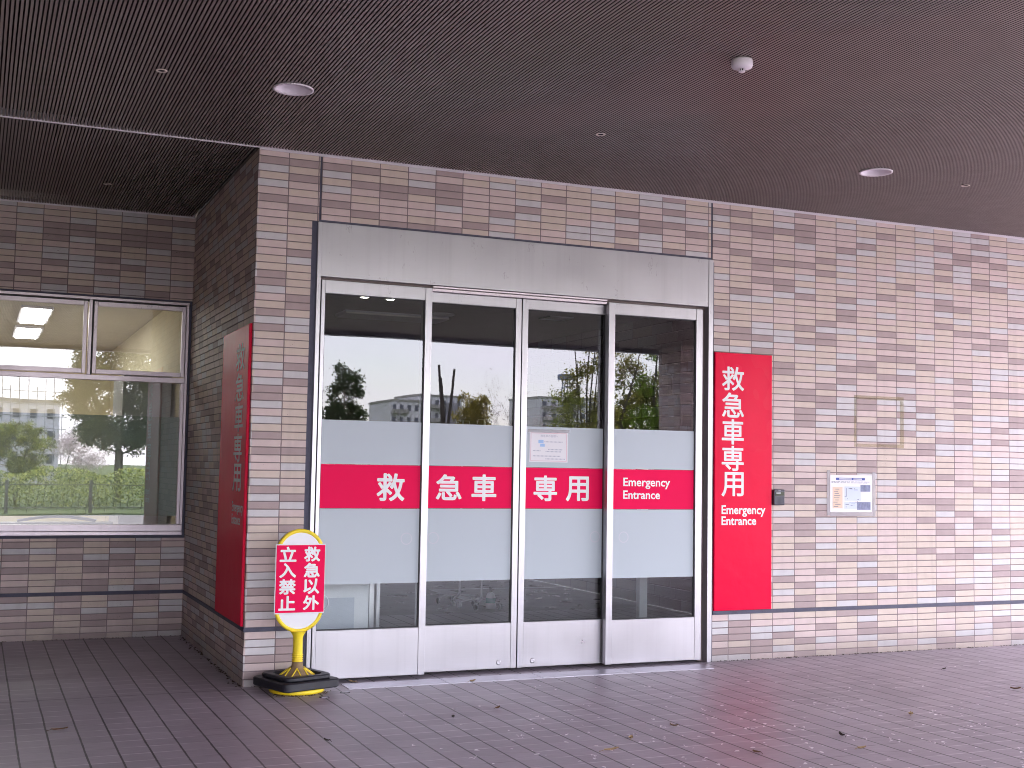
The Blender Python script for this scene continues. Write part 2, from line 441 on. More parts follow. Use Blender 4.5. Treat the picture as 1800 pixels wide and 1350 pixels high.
# ------------------------------------------------------------------ hospital building
BLD = thing('hospital_building', (3.0, 1.2, 0), 'tiled hospital block with a recessed corner under a wide dark slatted canopy', 'building')
ZC, ZB1, ZB0 = 3.46, .372, .345          # soffit, top and bottom of the slate blue joint
YR = 2.52                                 # plane of the recessed wall
UPV, LOV = .42, -.005
TH_ = .15
mb = MB(); mb.box(.0102, .365, 0, TH_, ZB1, 3.02).box(.0102, .410, 0, TH_, 3.02, ZC)
mb.build('front_wall', TILE, BLD, uvoff=(0, 0, UPV))
MB().box(.0102, .365, 0, TH_, 0, ZB0).build('plinth_wall', TILE, BLD, uvoff=(0, 0, LOV))
MB().box(.4235, 3.455, 0, TH_, 3.032, ZC).build('lintel_wall', TILE, BLD, uvoff=(.4235, 0, UPV))
mb = MB(); mb.box(3.484, 16, 0, TH_, ZB1, 3.0).box(3.470, 16, 0, TH_, 3.0, ZC)
mb.build('front_wall', TILE, BLD, uvoff=(3.4238, 0, UPV))
MB().box(3.484, 16, 0, TH_, 0, ZB0).build('plinth_wall', TILE, BLD, uvoff=(3.4238, 0, LOV))
MB().box(0, .010, 0, YR, ZB1, ZC).build('return_wall', TILE_R, BLD, uvoff=(0, .03, UPV))
MB().box(0, .010, 0, YR, 0, ZB0).build('plinth_wall', TILE_R, BLD, uvoff=(0, .09, LOV))
WX0, WX1, WZ0, WZ1 = -3.20, -.004, .795, 2.755
mb = MB(); mb.box(-3.4, 0, YR, YR+TH_, WZ1, ZC).box(-3.4, 0, YR, YR+TH_, ZB1, WZ0).box(-3.4, WX0, YR, YR+TH_, WZ0, WZ1)
mb.build('recess_wall', TILE, BLD, uvoff=(-.1874, 0, UPV))
MB().box(-3.4, 0, YR, YR+TH_, 0, ZB0).build('plinth_wall', TILE, BLD, uvoff=(-.1874, 0, LOV))
mb = MB().box(-3.55, -3.4, -10.18, YR, 0, ZC); mb.build('light_blocking_wall', mat('light_blocking_cladding', (.20,.165,.155), .6), BLD)  # unseen wall, added and kept dark to hold light off the left side
# slate blue movement joints: horizontal course, verticals over the door, sealant round the openings
mb = MB()
mb.box(-.004, .365, -.006, .1, ZB0, ZB1).box(-.006, .0100, .004, YR-.004, ZB0, ZB1).box(-3.4, -.006, YR-.006, YR+.1, ZB0, ZB1)
mb.box(3.484, 16, -.006, .1, ZB0, ZB1)
mb.box(.410, .4235, .004, .1, 3.034, ZC).box(3.455, 3.470, .004, .1, 3.034, ZC)
mb.build('movement_joint', SEAL, BLD)
mb = MB(); mb.box(.365, .404, .003, .12, 0, 3.034).box(.404, 3.472, .003, .12, 3.018, 3.032).box(3.472, 3.484, .003, .12, 0, 3.034)
mb.build('sealant_joint', SEAL, BLD)
mb = MB().box(WX0, WX1, YR+.002, YR+.1, WZ0, WZ0+.022).box(WX0, WX1, YR+.002, YR+.1, WZ1-.014, WZ1).box(WX1-.018, WX1, YR+.002, YR+.1, WZ0+.022, WZ1-.014)
mb.build('sealant_joint', SEAL, BLD)
# canopy: roof slab, dark void, slats, fascia
mb = MB().box(-3.55, 9.75, -10.30, 0.2, 3.60, 4.3).box(-3.55, 16, .2001, 12, 3.60, 4.3)
mb.build('canopy_roof', CONC, BLD)
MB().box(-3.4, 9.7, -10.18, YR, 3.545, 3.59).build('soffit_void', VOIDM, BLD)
PITCH = .0201
HOLES = [(-.101,-1.361,.108),(3.919,-1.322,.108),(-.802,-1.363,.027),(1.818,-1.314,.027),(4.730,-1.300,.027),(-.799,1.537,.027)]
def slats(x0, x1, y0, y1):
    m_ = MB(); n = int((x1-x0)/PITCH)
    for i in range(n):
        x = x0+i*PITCH; xc = x+PITCH*.29; cuts = [y0]
        for hx, hy, hr in sorted(HOLES, key=lambda h: h[1]):
            if abs(xc-hx) < hr and y0 < hy < y1:
                c_ = math.sqrt(hr*hr-(xc-hx)**2); cuts += [hy-c_, hy+c_]
        cuts.append(y1)
        for k in range(0, len(cuts), 2):
            m_.box(x, x+PITCH*.62, cuts[k], cuts[k+1], ZC+.002, ZC+.026)
            m_.mi[-6:] = [0, 1, 1, 1, 1, 1]          # bronze underside; black flanks paint in the shade between the slats
    return m_
slats(-3.4, 9.6, -10.18, -.050).build('canopy_soffit', [SLAT, VOIDM], BLD)
slats(-3.4, -.02, -.004, YR-.02).build('recess_soffit', [SLAT, VOIDM], BLD)
mb = MB().box(-3.4, 0.0, -.046, -.034, ZC-.004, ZC+.05).box(0.0, 9.6, -.018, -.006, ZC-.006, ZC+.03)
mb.box(-3.4, -.012, YR-.012, YR-.002, ZC-.008, ZC+.03)
mb.build('soffit_trim', WPAINT, BLD)
mb = MB().box(-3.6, 9.8, -10.36, -10.19, 3.40, 4.35)
mb.build('canopy_fascia', mat('fascia_grey', (.20,.21,.25), .5), BLD)
MB().box(9.62, 9.8, -10.185, -.01, 3.40, 4.35).build('canopy_fascia', CONC, BLD)
# rooms behind the glass
mb = MB()
mb.box(.0102, .03, TH_, 8, 0, 3.5).box(.10, .16, TH_, 7, 0, 3.3).box(.1, 5.2, 7.0, 7.1, 0, 3.3)
mb.build('vestibule_wall', INT_DARK, BLD)
MB().box(5.0, 5.1, TH_, 7.0, 0, 3.3).build('vestibule_side_wall', mat_tile('stone_wall_tile', True, .42, .11, .26), BLD, uvoff=(0,0,0))
MB().box(.1, 5.0, TH_, 7.0, 3.05, 3.09).build('vestibule_ceiling', mat('vestibule_ceiling', (.26,.225,.21), .7), BLD)
MB().box(.03, 5.0, .0, 3.40, -.16, -.003).build('vestibule_paving', PAVE, BLD)
MB().box(.03, 5.0, 3.4001, 7.0, -.16, -.003).build('vestibule_floor', INT_FLOOR, BLD)
MB().box(3.26, 3.46, 3.86, 5.56, -.0025, .001).box(3.262, 4.98, 5.565, 5.62, -.0025, .001).build('floor_marking', WPANEL, BLD)
mb = MB(); mb.box(-5.5, -5.4, YR+TH_, 9, 0, 3.3).box(-5.5, .03, 9, 9.1, 0, 3.3).box(-.02, .009, YR+TH_, 9, 0, 3.3)
mb.build('office_wall', PLASTER, BLD)
MB().box(-5.4, -.02, YR+TH_, 9, 2.86, 2.95).build('office_ceiling', mat('office_ceiling', (.62,.57,.48), .9), BLD)
MB().box(-5.4, -.02, YR+TH_, 9, -.1, 0.0).build('office_floor', INT_FLOOR, BLD)

COLM = thing('canopy_column', (9.2, -9.6, 0), 'square tiled column carrying the outer edge of the canopy', 'column')
MB().box(8.86, 9.56, -10.0, -9.3, 0, 3.545).build('shaft', TILE, COLM, uvoff=(8.86, -9.3, 0))
MB().box(8.83, 9.59, -10.03, -9.27, 0.0, .03).build('base_plate', STEEL, COLM)

# ------------------------------------------------------------------ entrance: four-panel sliding door
DR = thing('automatic_door', (1.92, .05, 0), 'wide stainless four-panel sliding door with frosted glass and a red lettered band', 'sliding door')
mb = MB()
mb.box(.404, .4305, -.012, .10, 0, 3.016).box(3.4315, 3.471, -.012, .10, 0, 3.016)
mb.build('jamb', STEEL, DR, bevel=.0015)
mb = MB().box(.4315, 3.4305, -.008, .10, 2.655, 3.016); mb.build('header_panel', STEEL, DR, bevel=.0015)
mb = MB().box(.431, 3.431, .045, .13, 2.622, 2.655).box(3.388, 3.431, .05, .13, 0.0, 2.622)
mb.build('track_recess', mat('brown_reveal', (.17,.125,.125), .5), DR)
mb = MB().box(1.225, 2.575, .006, .044, 2.640, 2.651).box(1.225, 2.575, .012, .044, 2.618, 2.634)
mb.build('door_track', ALU, DR)
GT, GB = 2.548, .333
def leaf(x0, x1, yl, sl, sr, ztop):
    """one leaf: stiles sl and sr wide, outer face at yl"""
    th = .042; yb = yl+th
    m_ = MB()
    m_.box(x0, x0+sl, yl, yb, .018, ztop).box(x1-sr, x1, yl, yb, .018, ztop)
    m_.box(x0+sl+.001, x1-sr-.001, yl+.002, yb, GT, ztop).box(x0+sl+.001, x1-sr-.001, yl+.002, yb, .020, GB)
    p = m_.build('door_leaf', STEEL, DR, bevel=.0015)
    gx0, gx1 = x0+sl, x1-sr
    yg = yl+.020
    q = MB(); k = .006
    q.box(gx0+.0005, gx0+k, yg-.006, yg+.014, GB, GT).box(gx1-k, gx1-.0005, yg-.006, yg+.014, GB, GT)
    q.box(gx0+k, gx1-k, yg-.006, yg+.014, GT-k, GT-.0005).box(gx0+k, gx1-k, yg-.006, yg+.014, GB+.0005, GB+k)
    q.build('gasket', GASKET, p)
    MB().box(gx0+k, gx1-k, yg, yg+.008, GB+k, GT-k).build('glass', GLASS, p)
    MB().box(gx0+k, gx1-k, yg-.0022, yg-.0010, .630, 1.125).box(gx0+k, gx1-k, yg-.0022, yg-.0010, 1.420, 1.710).build('frosted_film', FROST, p)
    MB().box(gx0+k, gx1-k, yg-.0024, yg-.0010, 1.128, 1.417).build('red_band', RED_V, p)
    yt = yg-.0036
    return p, (lambda a, b: (a, yt, b)), yg
p1, f1, yg1 = leaf(.442, 1.218, .0, .024, .048, 2.634)
p4, f4, yg4 = leaf(2.588, 3.386, .0, .050, .055, 2.632)
p2, f2, yg2 = leaf(1.176, 1.918, .066, .042, .042, 2.618)
p3, f3, yg3 = leaf(1.927, 2.640, .066, .044, .042, 2.618)
m_ = MB(); put_text(m_, '救', f1, .858, 1.055, 1.176, 1.363); m_.build('lettering', WHITE, p1)
m_ = MB(); put_text(m_, '急', f2, 1.302, 1.493, 1.183, 1.361); put_text(m_, '車', f2, 1.566, 1.754, 1.178, 1.364); m_.build('lettering', WHITE, p2)
m_ = MB(); put_text(m_, '専', f3, 2.040, 2.226, 1.180, 1.363); put_text(m_, '用', f3, 2.296, 2.481, 1.180, 1.360); m_.build('lettering', WHITE, p3)
m_ = MB(); put_text(m_, 'Emergency', f4, 2.728, 3.122, 1.275, 1.356, .018); put_text(m_, 'Entrance', f4, 2.728, 3.036, 1.201, 1.263, .018); m_.build('lettering', WHITE, p4)
for x_, pp in ((1.787, p2), (2.044, p3)):
    m_ = MB(); prof = [(.0, -.0), (.017, 0), (.018, .003), (.014, .006), (.006, .004), (.0, .004)]
    vs = []
    for r_, h_ in prof:
        vs += [(x_+r_*math.cos(2*math.pi*k/20), .068-h_, .062+r_*math.sin(2*math.pi*k/20)) for k in range(20)]
    m_.add(vs, [(i*20+k, i*20+(k+1) % 20, (i+1)*20+(k+1) % 20, (i+1)*20+k) for i in range(5) for k in range(20)], 0, True)
    m_.build('floor_lock', STEEL, pp)
# faint suction-cup marks on the lower frosted film
RING = mat('suction_mark', (.56,.565,.62), .6)
for x_, z_, yg, pp in ((1.075, .925, yg1, p1), (1.290, .925, yg2, p2), (2.535, .925, yg3, p3), (2.735, .925, yg4, p4)):
    m_ = MB(); n = 28
    vs = [(x_+r_*math.cos(2*math.pi*k/n), yg-.0034, z_+r_*math.sin(2*math.pi*k/n)) for r_ in (.034, .041) for k in range(n)]
    m_.add(vs, [(k, (k+1) % n, n+(k+1) % n, n+k) for k in range(n)]); m_.build('suction_mark', RING, pp)

# ------------------------------------------------------------------ recess window
WN = thing('office_window', (-1.6, YR+.03, WZ0), 'wide office window of purplish aluminium with two small panes over one large pane', 'window')
YW = YR+.004
fx0, fx1, fz0, fz1 = WX0, WX1-.019, WZ0+.023, WZ1-.015
mb = MB()
mb.box(fx0, fx1, YW, YW+.09, fz0, fz0+.030).box(fx0, fx1, YW+.008, YW+.09, fz0+.032, fz0+.085)
mb.box(fx0, fx1, YW, YW+.09, fz1-.022, fz1).box(fx1-.022, fx1, YW, YW+.09, fz0+.086, fz1-.023)
mb.box(fx0, fx0+.03, YW, YW+.09, fz0+.086, fz1-.023)
mb.box(fx0+.031, fx1-.023, YW+.001, YW+.09, 2.068, 2.108)
mb.box(-.812, -.789, YW+.001, YW+.09, 2.109, fz1-.023).box(-1.612, -1.589, YW+.001, YW+.09, 2.109, fz1-.023).box(-2.412, -2.389, YW+.001, YW+.09, 2.109, fz1-.023)
mb.box(-1.612, -1.572, YW+.001, YW+.09, fz0+.086, 2.067)
mb.box(fx1-.048, fx1-.0225, YW+.010, YW+.08, fz0+.086, 2.067)
mb.build('window_frame', ALU, WN, bevel=.002)
mb = MB(); mb.box(fx0+.03, fx1-.022, YW+.05, YW+.085, fz1-.034, fz1-.0221)
for a in (-.788, -1.588, -2.388): mb.box(a, a+.012, YW+.05, YW+.085, 2.11, fz1-.035)
mb.build('seal_line', GASKET, WN)
for a, b in ((-.776, -.048), (-1.576, -.826), (-2.376, -1.626), (-3.16, -2.426)):
    m_ = MB(); s_ = .036; za, zb = 2.118, fz1-.036
    m_.box(a, a+s_*.8, YW+.006, YW+.05, za, zb).box(b-s_*.8, b, YW+.006, YW+.05, za, zb)
    m_.box(a+s_*.8+.001, b-s_*.8-.001, YW+.007, YW+.05, za, za+s_).box(a+s_*.8+.001, b-s_*.8-.001, YW+.007, YW+.05, zb-s_, zb)
    sh = m_.build('transom_sash', ALU, WN, bevel=.002)
    MB().box(a+s_*.8, b-s_*.8, YW+.024, YW+.030, za+s_, zb-s_).build('pane', WGLASS, sh)
for a, b in ((-1.571, -.072), (-3.168, -1.613)):
    MB().box(a, b, YW+.026, YW+.034, fz0+.086, 2.067).build('pane', WGLASS, WN)
    MB().box(a, b, YW+.036, YW+.037, fz0+.155, 1.785).build('privacy_film', mat_film('privacy_film', (.40,.455,.42), .66), WN)

# ------------------------------------------------------------------ red signs
def red_sign(frame3, w, z0, z1, label, ta, tz, em, en, RED=RED):
    """frame3(a, b, d): a along the sign, b up, d out of the wall"""
    base = frame3(w/2, z0, 0)
    t = thing('entrance_sign', base, label, 'sign', 'red emergency entrance signs')
    m_ = MB(); c = .004
    P = lambda a, b, d: Vector(frame3(a, b, d))
    vs = [P(0,z0,.001),P(w,z0,.001),P(w,z1,.001),P(0,z1,.001),P(0,z0,.016),P(w,z0,.016),P(w,z1,.016),P(0,z1,.016),
          P(c,z0+c,.020),P(w-c,z0+c,.020),P(w-c,z1-c,.020),P(c,z1-c,.020)]
    m_.add(vs, [(0,1,2,3),(0,4,5,1),(1,5,6,2),(2,6,7,3),(3,7,4,0),(4,8,9,5),(5,9,10,6),(6,10,11,7),(7,11,8,4),(8,11,10,9)])
    m_.build('sign_panel', RED, t)
    l = MB(); fr = lambda a, b: frame3(a, b, .0215)
    for ch, (b0, b1) in zip('救急車専用', tz): put_text(l, ch, fr, ta[0], ta[1], b0, b1, .016)
    put_text(l, 'Emergency', fr, *em, .022); put_text(l, 'Entrance', fr, *en, .022)
    l.build('lettering', WHITE, t)
    return t
TZ = [(2.026,2.209),(1.822,2.012),(1.618,1.810),(1.418,1.608),(1.226,1.410)]
red_sign(lambda a, b, d: (3.485+a, -d, b), .517, .374, 2.314,
         'bright red vertical sign with white letters on the front wall right of the door', (.061,.259), TZ, (.062,.457,1.073,1.160), (.062,.373,1.011,1.077))
red_sign(lambda a, b, d: (-d, .938-a, b), .905, .376, 2.318,
         'matt red vertical sign, toned a little darker, on the shaded side wall facing the window recess', (.512,.790), TZ, (.520,.915-.03,1.073,1.160), (.520,.800,1.011,1.077), mat('shaded_matt_red', (.76,.0015,.045), .45, 0, .06, .3, .004, .12))  # the front sign's red made matt, a touch darker for the shaded side

# ------------------------------------------------------------------ card reader
CR = thing('card_reader', (4.06, 0, 1.16), 'small black card reader fixed to the tiles beside the red sign', 'card reader')
BLK = mat('charcoal_plastic', (.045,.043,.062), .4, 0, .1); BLKG = mat('black_gloss', (.008,.008,.012), .12)
MB().box(4.010, 4.108, -.040, -.001, 1.163, 1.284).build('casing', BLK, CR, bevel=.007)
MB().box(4.022, 4.103, -.0425, -.0395, 1.236, 1.264).build('display', BLKG, CR)
MB().box(4.026, 4.066, -.0440, -.0420, 1.253, 1.259).build('status_bar', mat('pale_bar', (.75,.76,.85), .4), CR)
m_ = MB()
for k in range(7): m_.box(4.026+k*.011, 4.031+k*.011, -.0415, -.0395, 1.172, 1.228)
m_.build('ribbing', mat('rib_plastic', (.065,.062,.088), .5), CR)
MB().box(4.048, 4.070, -.0412, -.0395, 1.270, 1.277).build('marking', mat('grey_print', (.30,.30,.38), .5), CR)

# ------------------------------------------------------------------ posters
PAPER = mat('white_paper', (.78,.77,.80), .7, 0, .02)
CLEAR = mat_film('clear_tape', (.72,.68,.72), .35)
BLUEP = mat('blue_print', (.03,.06,.30), .6); GREYP = mat('grey_print_light', (.42,.43,.52), .7); DARKP = mat('dark_print', (.13,.13,.20), .7)
PEACH = mat('peach_print', (.72,.56,.44), .7); PALEB = mat('pale_blue_print', (.60,.66,.78), .7); SLATEP = mat('slate_photo_print', (.22,.24,.36), .7, 0, .6, 45)
PINKP = mat('pink_print', (.72,.42,.50), .7); SKYB = mat('sky_blue_print', (.35,.52,.78), .7)
random.seed(4)
PO = thing('map_poster', (4.77, 0, 1.10), 'white paper map notice with a blue title bar taped to the tiled wall', 'poster')
MB().box(4.560, 4.977, -.0045, -.0030, 1.108, 1.402).build('sheet', PAPER, PO)
def flat(x0, x1, z0, z1, y=-.0050): return MB().box(x0, x1, y, y+.0004, z0, z1)
flat(4.618, 4.902, 1.362, 1.380).build('title_bar', BLUEP, PO)
m_ = MB()
for k in range(13): m_.box(4.650+k*.0095, 4.6565+k*.0095, -.0056, -.0051, 1.366, 1.376)
for k in range(8): m_.box(4.790+k*.0105, 4.797+k*.0105, -.0056, -.0051, 1.366, 1.376)
m_.build('title_text', PAPER, PO)
flat(4.585, 4.682, 1.140, 1.308).build('index_panel', PEACH, PO)
m_ = MB().box(4.702, 4.860, -.0050, -.0046, 1.200, 1.312).box(4.700, 4.820, -.0050, -.0046, 1.136, 1.190)
m_.build('plan_area', PALEB, PO)
MB().box(4.858, 4.955, -.0053, -.0048, 1.272, 1.325).build('photo_print', SLATEP, PO)
MB().box(4.822, 4.957, -.0053, -.0048, 1.128, 1.190).build('photo_print', SLATEP, PO)
m_ = MB()
for zz in (1.347, 1.339): 
    x = 4.575
    while x < 4.93:
        w_ = random.uniform(.008, .03); m_.box(x, x+w_, -.0052, -.0047, zz, zz+.0035); x += w_+random.uniform(.004, .012)
for k in range(9): 
    zz = 1.288-k*.017; x = 4.592+random.uniform(0, .02); m_.box(x, x+random.uniform(.03, .07), -.0056, -.0051, zz, zz+.004)
for k in range(14):
    x = random.uniform(4.705, 4.83); zz = random.uniform(1.14, 1.30); m_.box(x, x+random.uniform(.006, .04), -.0057, -.0051, zz, zz+.004)
m_.box(4.718, 4.721, -.0057, -.0051, 1.235, 1.30).box(4.702, 4.721, -.0057, -.0051, 1.232, 1.235)
sp_ = m_.build('small_print', DARKP, PO); sp_['kind'] = 'stuff'
m_ = MB()
m_.box(4.532, 4.562, -.0058, -.0050, 1.085, 1.438).box(4.974, 5.008, -.0058, -.0050, 1.075, 1.430).box(4.563, 4.973, -.0058, -.0050, 1.078, 1.112)
m_.build('tape', CLEAR, PO)
OT = mat_film('yellowed_tape', (.60,.44,.24), .15)
m_ = MB()
m_.box(4.800, 5.300, -.0012, -.0004, 2.010, 2.040).box(4.800, 5.300, -.0012, -.0004, 1.628, 1.655)
m_.box(4.800, 4.822, -.0012, -.0004, 1.657, 2.008).box(5.262, 5.300, -.0012, -.0004, 1.657, 2.008)
tag(m_.build('tape_residue', OT, loc=(0,0,0)), 'yellowed rectangle of old tape left on the tiles above the map notice', 'tape mark')

NO = thing('paper_notice', (2.15, yg3, 1.458), 'small white notice with a pink border taped to the third door panel', 'notice')
yn = yg3-.0040
def nf(x0, x1, z0, z1, d=0.0): return MB().box(x0, x1, yn-.0008-d, yn-d, z0, z1)
nf(2.003, 2.306, 1.458, 1.672).build('sheet', PAPER, NO)
m_ = MB()
for a in ((2.012,2.297,1.663,1.666),(2.012,2.297,1.465,1.468),(2.012,2.015,1.4685,1.6625),(2.294,2.297,1.4685,1.6625)): m_.box(a[0], a[1], yn-.0016, yn-.0009, a[2], a[3])
m_.build('border', PINKP, NO)
fN = lambda a, b: (a, yn-.0014, b)
m_ = MB(); put_text(m_, '救急車の皆様へ', fN, 2.088, 2.228, 1.636, 1.654, .0)
for zz, xa, xb in ((1.600,2.120,2.262),(1.545,2.150,2.256),(1.535,2.030,2.09),(1.530,2.13,2.25),(1.498,2.03,2.25),(1.478,2.13,2.28)):
    x = xa
    while x < xb: m_.box(x, x+.006, yn-.0016, yn-.0009, zz, zz+.007); x += .0105
pr_ = m_.build('print', GREYP, NO); pr_['kind'] = 'stuff'
m_ = MB().box(2.072, 2.112, yn-.0016, yn-.0009, 1.592, 1.616).box(2.086, 2.122, yn-.0016, yn-.0009, 1.568, 1.588); m_.build('picture', SKYB, NO)
m_ = MB().box(1.990, 2.318, yn-.0024, yn-.0017, 1.668, 1.692); m_.build('tape', CLEAR, NO)

# ------------------------------------------------------------------ warning sign on its stand
CX, CY = .287, -.25
ST = thing('sign_stand', (CX, CY, 0), 'yellow capsule-shaped floor sign with a red sheet of white characters, standing by the corner', 'floor sign')
YEL = mat('yellow_plastic', (.92,.71,.03), .42, 0, .12, 14, .001); YDIRT = mat('dirty_yellow_plastic', (.26,.175,.095), .65, 0, .35, 25)
YBRIGHT = mat('bright_yellow_plastic', (.88,.66,.02), .45, 0, .15, 14)
ZT, ZBt, HW = 1.008, .362, .156
def capsule(r_in, n=20):
    """points of the capsule centre line, counter-clockwise seen from the front"""
    rr_ = HW-r_in; pts = []
    for k in range(n+1):
        t = math.pi*k/n; pts.append((CX+rr_*math.cos(t), ZT-HW+rr_*math.sin(t)))
    for k in range(n+1):
        t = math.pi+math.pi*k/n; pts.append((CX+rr_*math.cos(t), ZBt+HW+rr_*math.sin(t)))
    return pts
m_ = MB(); m_.tube([(x, CY, z) for x, z in capsule(.013)], .013, 10, closed=True); m_.build('frame', YEL, ST)
m_ = MB(); cap = capsule(.016); n = len(cap)
m_.add([(x, CY-.006, z) for x, z in cap]+[(x, CY+.006, z) for x, z in cap], [tuple(range(n)), tuple(range(n, 2*n))[::-1]]+[(k, n+k, n+(k+1) % n, (k+1) % n) for k in range(n)])
m_.build('board', mat('white_board', (.80,.80,.84), .35, 0, .03), ST)
def wrap(x): # the sheet bows over the tube frame
    return CY-.0155-.004*math.cos((x-CX)/.15*math.pi/2)
def sheet(x0, x1, z0, z1, d, nseg=14):
    q = MB(); vs = []
    for k in range(nseg+1):
        x = x0+(x1-x0)*k/nseg; vs += [(x, wrap(x)-d, z0), (x, wrap(x)-d, z1), (x, wrap(x)+.001-d, z0), (x, wrap(x)+.001-d, z1)]
    fs = []
    for k in range(nseg):
        a, b = 4*k, 4*k+4
        fs += [(a, b, b+1, a+1), (a+2, a+3, b+3, b+2), (a, a+2, b+2, b), (a+1, b+1, b+3, a+3)]
    q.add(vs, fs, 0, False); return q
sh = sheet(CX-.160, CX+.157, .482, .914, .0).build('sheet', PAPER, ST)
sheet(CX-.154, CX+.154, .489, .907, .0015).build('red_print', RED_V, sh)
fS = lambda a, b: (a, wrap(a)-.0032, b)
m_ = MB()
rows = [(.804,.898),(.705,.797),(.602,.698),(.503,.594)]
for ch, (a, b) in zip('救急以外', rows): put_text(m_, ch, fS, .306, .410, a, b, .034)
for ch, (a, b) in zip('立入禁止', rows): put_text(m_, ch, fS, .152, .258, a, b, .034)
m_.build('lettering', WHITE, sh)
m_ = MB(); m_.tube([(CX, CY, .175), (CX, CY, .20), (CX, CY, .325), (CX, CY, .345), (CX, CY, .372)], [.031, .031, .030, .034, .050], 20)
for zz in (.188, .202, .216, .228): m_.tube([(CX+.0325*math.cos(2*math.pi*k/24), CY+.0325*math.sin(2*math.pi*k/24), zz) for k in range(24)], .0028, 6, closed=True)
m_.build('stem', YEL, ST)
m_ = MB(); m_.lathe((CX, CY, 0), [(.0,.19),(.033,.185),(.036,.158),(.050,.142),(.080,.122),(.115,.095),(.142,.062),(.146,.04)], 40); 
m_.build('cone_base', YDIRT, ST)
m_ = MB()
for k in range(6):   # raised yellow ribs arching down the cone
    t0 = math.pi*(2*k+.5)/6
    for sgn in (-1, 1):
        pts = []
        for j in range(9):
            s_ = j/8; r_ = .046+s_*.098; z_ = np.interp(r_, [.036,.050,.080,.115,.142,.146], [.158,.142,.122,.095,.062,.05])+.0015
            t = t0+sgn*.40*(s_**.6); pts.append((CX+r_*math.cos(t), CY+r_*math.sin(t), z_))
        m_.tube(pts, .0042, 6)
m_.build('rib', YEL, ST)
m_ = MB(); m_.lathe((CX, CY, 0), [(0,.004),(.165,.004),(.170,.010),(.168,.028),(.150,.040),(0,.041)], 44); m_.build('base_disc', YBRIGHT, ST)

RUB = mat('black_rubber', (.011,.0105,.017), .5, 0, .3, 18, .001)
RW = thing('rubber_weight', (.284, -.243, .03), 'black rubber weight ring laid over the base of the yellow floor sign', 'rubber weight')
ang = R(19)
def rsq(h, r, n=6):
    pts = []
    for cx_, cy_, t0 in ((h-r,h-r,0),(-h+r,h-r,90),(-h+r,-h+r,180),(h-r,-h+r,270)):
        for k in range(n+1):
            t = R(t0+90*k/n); pts.append((cx_+r*math.cos(t), cy_+r*math.sin(t)))
    return [(.284+x*math.cos(ang)-y*math.sin(ang), -.243+x*math.sin(ang)+y*math.cos(ang)) for x, y in pts]
def ringslab(m_, h, r, z0, z1, hole, hole2=None, ch=.006):
    o0 = rsq(h, r); n = len(o0); hole2 = hole2 or hole
    # hole points matched by angle
    def hp(R_): return [(CX+R_*math.cos(math.atan2(y-CY, x-CX)), CY+R_*math.sin(math.atan2(y-CY, x-CX))) for x, y in o0]
    k = 1-ch/h
    def sc_(kk): return [(.284+(x-.284)*kk, -.243+(y+.243)*kk) for x, y in o0]
    rings = [(hp(hole), z0), (sc_(k), z0), (o0, z0+ch), (o0, z1-ch), (sc_(k), z1), (hp(hole2), z1), (hp(hole), z0)]
    vs = [(x, y, z) for pts, z in rings for x, y in pts]
    m_.add(vs, [(i*n+a, i*n+(a+1) % n, (i+1)*n+(a+1) % n, (i+1)*n+a) for i in range(len(rings)-1) for a in range(n)])
m_ = MB(); ringslab(m_, .203, .045, .036, .088, .150); m_.build('lower_slab', RUB, RW)
m_ = MB(); ringslab(m_, .168, .060, .089, .116, .146, .150); m_.build('upper_slab', RUB, RW)

# ------------------------------------------------------------------ ceiling fittings (local origin at the soffit)
def downlight(loc, label):
    t = thing('downlight', (0,0,0), label, 'ceiling light', 'large recessed downlights in the canopy')
    MB().lathe((0,0,0), [(.112,.0),(.112,-.005),(.100,-.006),(.094,.0)], 40).build('rim', WPAINT, t)
    MB().lathe((0,0,0), [(.094,.0),(.088,.012),(.060,.060),(.040,.075),(.0,.076)], 40).build('reflector', WPAINT, t)
    MB().lathe((0,0,0), [(.036,.074),(.036,.060),(.020,.056),(.0,.056)], 24).build('lamp_socket', mat('socket_shade_grey', (.22,.20,.23), .6), t)  # socket darkened to paint in the shade deep inside the fitting
    t.location = loc; return t
d1 = downlight((-.101, -1.361, ZC), 'white round downlight in the slats left of the door, before the tiled corner')
dup(d1, (3.919, -1.322, ZC), 'white round downlight in the slats above the vertical red sign')
def spot(loc, label):  # ceiling sprinkler: a pale ring round a dark centre
    t = thing('sprinkler_head', (0,0,0), label, 'sprinkler', 'small sprinklers in the canopy')
    MB().lathe((0,0,0), [(.031,.0),(.030,-.003),(.024,-.004),(.017,-.001)], 24).build('rim', mat('pale_ring', (.66,.58,.52), .45), t)
    MB().lathe((0,0,0), [(.017,-.001),(.014,.02),(.0,.021)], 24).build('head_recess', DARKGAP, t)
    t.location = loc; return t
s1 = spot((-.802, -1.363, ZC), 'small ringed sprinkler left of the white downlight by the corner')
dup(s1, (1.818, -1.314, ZC), 'small ringed sprinkler in the slats above the middle of the door')
dup(s1, (4.730, -1.300, ZC), 'small ringed sprinkler at far right beyond the second downlight')
dup(s1, (-.799, 1.537, ZC), 'small ringed sprinkler in the dark recess above the window')
SD = thing('smoke_detector', (1.808, -2.848, ZC), 'white round smoke detector hanging below the dark slats', 'smoke detector')
c = (1.808, -2.848, ZC)
MB().lathe(c, [(0,.0),(.050,0),(.053,-.006),(.054,-.030),(.050,-.040),(.026,-.046),(.0,-.046)], 36).build('housing', WPAINT, SD)
m_ = MB()
